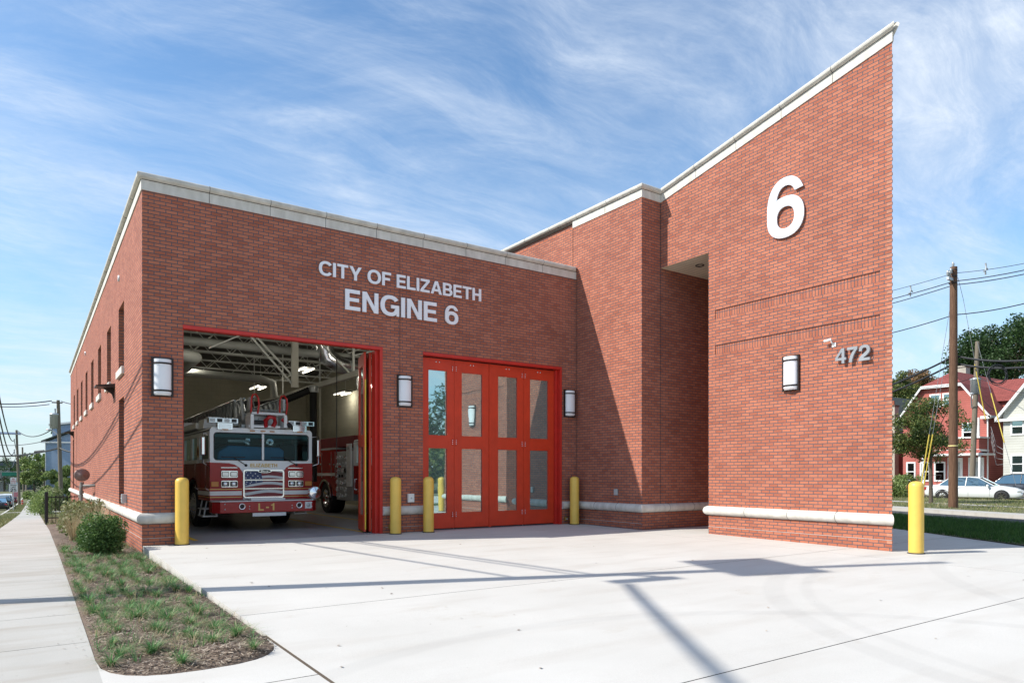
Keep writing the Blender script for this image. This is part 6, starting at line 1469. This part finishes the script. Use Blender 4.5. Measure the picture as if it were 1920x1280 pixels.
# distant blocks at the end of the avenue
DB = mat('distant_wall_dark', (.07, .085, .11), .8, var=.3, scale=.3); DB2 = mat('distant_wall_pale', (.38, .37, .36), .8, var=.2, scale=.3)
for i, (px, Z, w, h, m, l) in enumerate(((4, 330, 16, 13, DB, 'dark flat-roofed block at the far end of the avenue'), (22, 360, 12, 9, DB2, 'pale low shop building far down the avenue'), (44, 300, 9, 8.5, DB, 'dark low building beyond the furthest pole'), (-14, 260, 10, 9, DB2, 'pale building at the far left edge'))):
    p = at(px, 900, Z); g = empty('distant_building', (p.x, p.y, -5.6), l, 'building', 'buildings at the end of the avenue'); b = MB(); b.box(-w/2, w/2, 0, 12, 0, h, m); b.build('wall', g); MB().box(-w/2-.2, w/2+.2, -.2, 12.2, h, h+.4, DB2).build('parapet', g)
    for q in range(4): MB().box(-w/2+.8+q*w/4, -w/2+.8+q*w/4+w/7, -.06, -.01, 1.2, 3.2, HGLASS).build('window', g)
# ================================================================== TREES AND HEDGES
tb = at(1745, 938, 34.5)
tree('linden_tree', (tb.x, tb.y, -.09), 5.2, 1.50, 1.6, 3.65, 17000, .11, LF_LIN, 'small round street tree in front of the pink house', seed=4, clr=.36, ncl=44, tr=.09)
def behind(px, pyc, Z, rx, rz, n, ls, m, label, seed, grp=None, ncl=40):
    p = at(px, pyc, Z); zb = gy(p.y) if p.y > 0 else -.1
    return tree('tree', (p.x, p.y, zb), 0, rx, rz, p.z - zb, n, ls, m, label, seed=seed, clr=.30, ncl=ncl, tr=.3, group=grp)
behind(1905, 655, 76, 6.0, 3.6, 30000, .30, LF_DARK, 'big dark green tree behind the pink and cream houses', 5, None, 60)
behind(1850, 690, 80, 3.6, 2.9, 14000, .28, LF_DARK, 'dark green tree rising behind the pink house ridge', 6, None, 40)
behind(1722, 730, 84, 3.2, 2.4, 12000, .26, LF_BRN, 'tree with reddish-brown turning leaves left of the pink house', 7, None, 34)
behind(1685, 742, 76, 2.4, 2.2, 8000, .24, LF_LIN, 'yellow-green tree just beside the tower edge', 8, None, 26)
p = at(1682, 925, 44); shrub('rough_bush', (p.x, p.y, -.15), [((random.uniform(-1.2,1.2), random.uniform(-.8,.8), random.uniform(.2,1.35)), random.uniform(.3,.5)) for i in range(24)], 6000, .12, LF_HEDGE, 'unkempt green bush in front of the maroon house', 9)
rn = random.Random(31)
def hedge(px, py, Z, sx, sy, sz, n, ls, m, label, seed):
    p = at(px, py, Z); rn = random.Random(seed); z = gy(p.y)
    return shrub('hedge_bush', (p.x, p.y, z), [((rn.uniform(-sx, sx), rn.uniform(-sy, sy), rn.uniform(.2, sz)), rn.uniform(.35, .62)) for i in range(36)], n, ls, m, label, seed, 12)
hedge(92, 900, 84, 2.4, 5, 4.6, 15000, .24, LF_HEDGE, 'large light green bush overhanging the sidewalk behind the leaning pole', 32)
hedge(124, 900, 86, 2.0, 3, 5.0, 9000, .24, LF_HEDGE, 'tall green bush behind the far corner of the side wall', 33)
hedge(104, 925, 70, 1.0, 1.6, 1.9, 4000, .2, LF_PALE, 'low pale bush at the foot of the leaning pole', 36)
hedge(68, 925, 62, .5, 1.0, .9, 2200, .13, LF_HEDGE, 'small rounded bush at the sidewalk edge', 34)
hedge(75, 928, 50, .5, 1.4, 1.6, 3500, .13, LF_HEDGE, 'upright bush just behind the black fence', 35)
for i, (px, py, Z, rx, rz, l) in enumerate(((84, 876, 150, 4, 3.6, 'tree behind the avenue poles near the blue house'), (64, 880, 200, 6, 5, 'tree further down the avenue beside the poles'), (8, 884, 260, 9, 5, 'distant tree at the left picture edge'), (34, 892, 280, 10, 5, 'distant tree low behind the street name sign'), (128, 826, 105, 2.2, 2.2, 'tree top showing over the blue house roof'))):
    behind(px, py, Z, rx, rz, 4500, .55, LF_DARK if i != 0 else LF_HEDGE, l, 40+i, 'trees down the avenue', 26)
# out of the picture towards the street: seen only in the door glass
tree('tree', (25, -38, -.1), 0, 4.2, 2.2, 2.6, 7000, .35, LF_LIN, 'tree across the street seen only as a reflection in the left door glass', seed=70, ncl=30, tr=.25)
tree('tree', (33, -46, -.1), 0, 5, 4.5, 5.5, 6000, .4, LF_DARK, 'darker tree across the street seen only in the door glass', seed=71, ncl=30, tr=.25)

# ================================================================== WORLD, SUN, CAMERA
w = bpy.data.worlds.new('World'); S.world = w; w.use_nodes = True; nt = w.node_tree; N = nt.nodes; L = nt.links
bg = N['Background']; sky = N.new('ShaderNodeTexSky'); sky.sky_type = 'NISHITA'; sky.sun_disc = False
el = math.asin(SUND.z); sky.sun_elevation = el; sky.sun_rotation = math.atan2(SUND.x, SUND.y); sky.air_density = 1.15; sky.dust_density = .2; sky.ozone_density = 2.0
tc = N.new('ShaderNodeTexCoord'); sep = N.new('ShaderNodeSeparateXYZ'); L.new(tc.outputs['Generated'], sep.inputs[0])
def math_(op, a, b=None, c=None):
    n = N.new('ShaderNodeMath'); n.operation = op
    for i, v in enumerate((a, b, c)):
        if v is None: continue
        if isinstance(v, (int, float)): n.inputs[i].default_value = v
        else: L.new(v, n.inputs[i])
    return n.outputs[0]
zz = math_('ADD', math_('MAXIMUM', sep.outputs[2], 0), .16)
com = N.new('ShaderNodeCombineXYZ'); L.new(math_('DIVIDE', sep.outputs[0], zz), com.inputs[0]); L.new(math_('DIVIDE', sep.outputs[1], zz), com.inputs[1])
wn = N.new('ShaderNodeTexNoise'); wn.inputs['Scale'].default_value = .8; wn.inputs['Detail'].default_value = 3; L.new(com.outputs[0], wn.inputs['Vector'])
wa = N.new('ShaderNodeVectorMath'); wa.operation = 'MULTIPLY_ADD'; wa.inputs[1].default_value = (.55, .55, 0); L.new(wn.outputs['Color'], wa.inputs[0]); L.new(com.outputs[0], wa.inputs[2]); WV = wa.outputs[0]
def noise(vec, sc, det, rough, dist, rot=0, st=(1,1,1), loc=(0,0,0)):
    mp = N.new('ShaderNodeMapping'); mp.inputs['Rotation'].default_value = (0,0,rot); mp.inputs['Scale'].default_value = st; mp.inputs['Location'].default_value = loc; L.new(vec, mp.inputs['Vector'])
    n = N.new('ShaderNodeTexNoise'); n.inputs['Scale'].default_value = sc; n.inputs['Detail'].default_value = det; n.inputs['Roughness'].default_value = rough; n.inputs['Distortion'].default_value = dist; L.new(mp.outputs['Vector'], n.inputs['Vector']); return n.outputs['Fac']
def mrange(v, a, b, c=0, d=1):
    n = N.new('ShaderNodeMapRange'); n.interpolation_type = 'SMOOTHSTEP'; L.new(v, n.inputs[0]); n.inputs[1].default_value = a; n.inputs[2].default_value = b; n.inputs[3].default_value = c; n.inputs[4].default_value = d; return n.outputs[0]
big = mrange(noise(com.outputs[0], .5, 4, .5, .4, loc=(1.7, .4, 0)), .36, .64)
w1 = mrange(noise(WV, .9, 14, .66, .4, R(35), (.9, 1.7, 1), (3.6, 1.5, 0)), .31, .64)
w2 = mrange(noise(WV, 3.2, 14, .72, .5, R(-20), (.8, 2.4, 1), (0, 5, 0)), .36, .78)
w3 = mrange(noise(WV, 1.9, 14, .70, .6, R(70), (.8, 3.0, 1), (4, 2, 0)), .40, .80)
cl = math_('ADD', math_('MULTIPLY', w1, math_('ADD', .42, math_('MULTIPLY', w2, .55))), math_('MULTIPLY', w3, .30))
cl = math_('MULTIPLY', cl, math_('ADD', math_('MULTIPLY', big, .55), .60))
low = mrange(sep.outputs[2], 0.0, .38, 1.0, 0.0)
cl = math_('MINIMUM', math_('ADD', cl, math_('MULTIPLY', low, .05)), .92)
CLD = N.new('ShaderNodeMix'); CLD.data_type = 'RGBA'; L.new(cl, CLD.inputs[0]); HZ = N.new('ShaderNodeMix'); HZ.data_type = 'RGBA'; L.new(mrange(sep.outputs[2], -.02, .30, .6, 0), HZ.inputs[0]); sg = N.new('ShaderNodeVectorMath'); sg.operation = 'MULTIPLY'; sg.inputs[1].default_value = (.98, 1.18, 1.30); L.new(sky.outputs[0], sg.inputs[0]); L.new(sg.outputs[0], HZ.inputs[6]); HZ.inputs[7].default_value = (3.0, 4.0, 4.9, 1)
L.new(HZ.outputs[2], CLD.inputs[6]); CLD.inputs[7].default_value = (5.9, 6.5, 7.3, 1)
L.new(CLD.outputs[2], bg.inputs['Color']); bg.inputs['Strength'].default_value = .125
sl = bpy.data.lights.new('sun', 'SUN'); sl.energy = 5.0; sl.angle = R(.53); sl.color = (1, .95, .87); so = bpy.data.objects.new('sun', sl); COL.objects.link(so)
so.rotation_euler = SUND.to_track_quat('Z', 'Y').to_euler(); so.location = (-20, 10, 30)
for x in (2.4, 6.1, 9.8):          # one lamp per strip fixture, with an unseen front row added to brighten trucks
    for y in (3.3, 9.4, 15.4):
        a = bpy.data.lights.new('strip_light_lamp', 'POINT'); a.shadow_soft_size = 0; a.energy = 21; a.color = (1, .94, .80); o = bpy.data.objects.new('strip_light_lamp', a); COL.objects.link(o); o.location = (x, y, 4.85)
cam = bpy.data.cameras.new('camera'); cam.sensor_width = 36; cam.lens = FPX/1920*36; cam.shift_y = (HY-640)/1920; cam.clip_end = 8000; cam.clip_start = .05
co = bpy.data.objects.new('camera', cam); COL.objects.link(co); co.location = (CX, CY, CAMH); co.rotation_euler = (R(90), 0, -TH); S.camera = co
S.view_settings.view_transform = 'Standard'; S.view_settings.look = 'None'; S.view_settings.exposure = .28; S.view_settings.gamma = 1
S.render.film_transparent = False
try: S.cycles.max_bounces = 8; S.cycles.transparent_max_bounces = 12
except Exception: pass
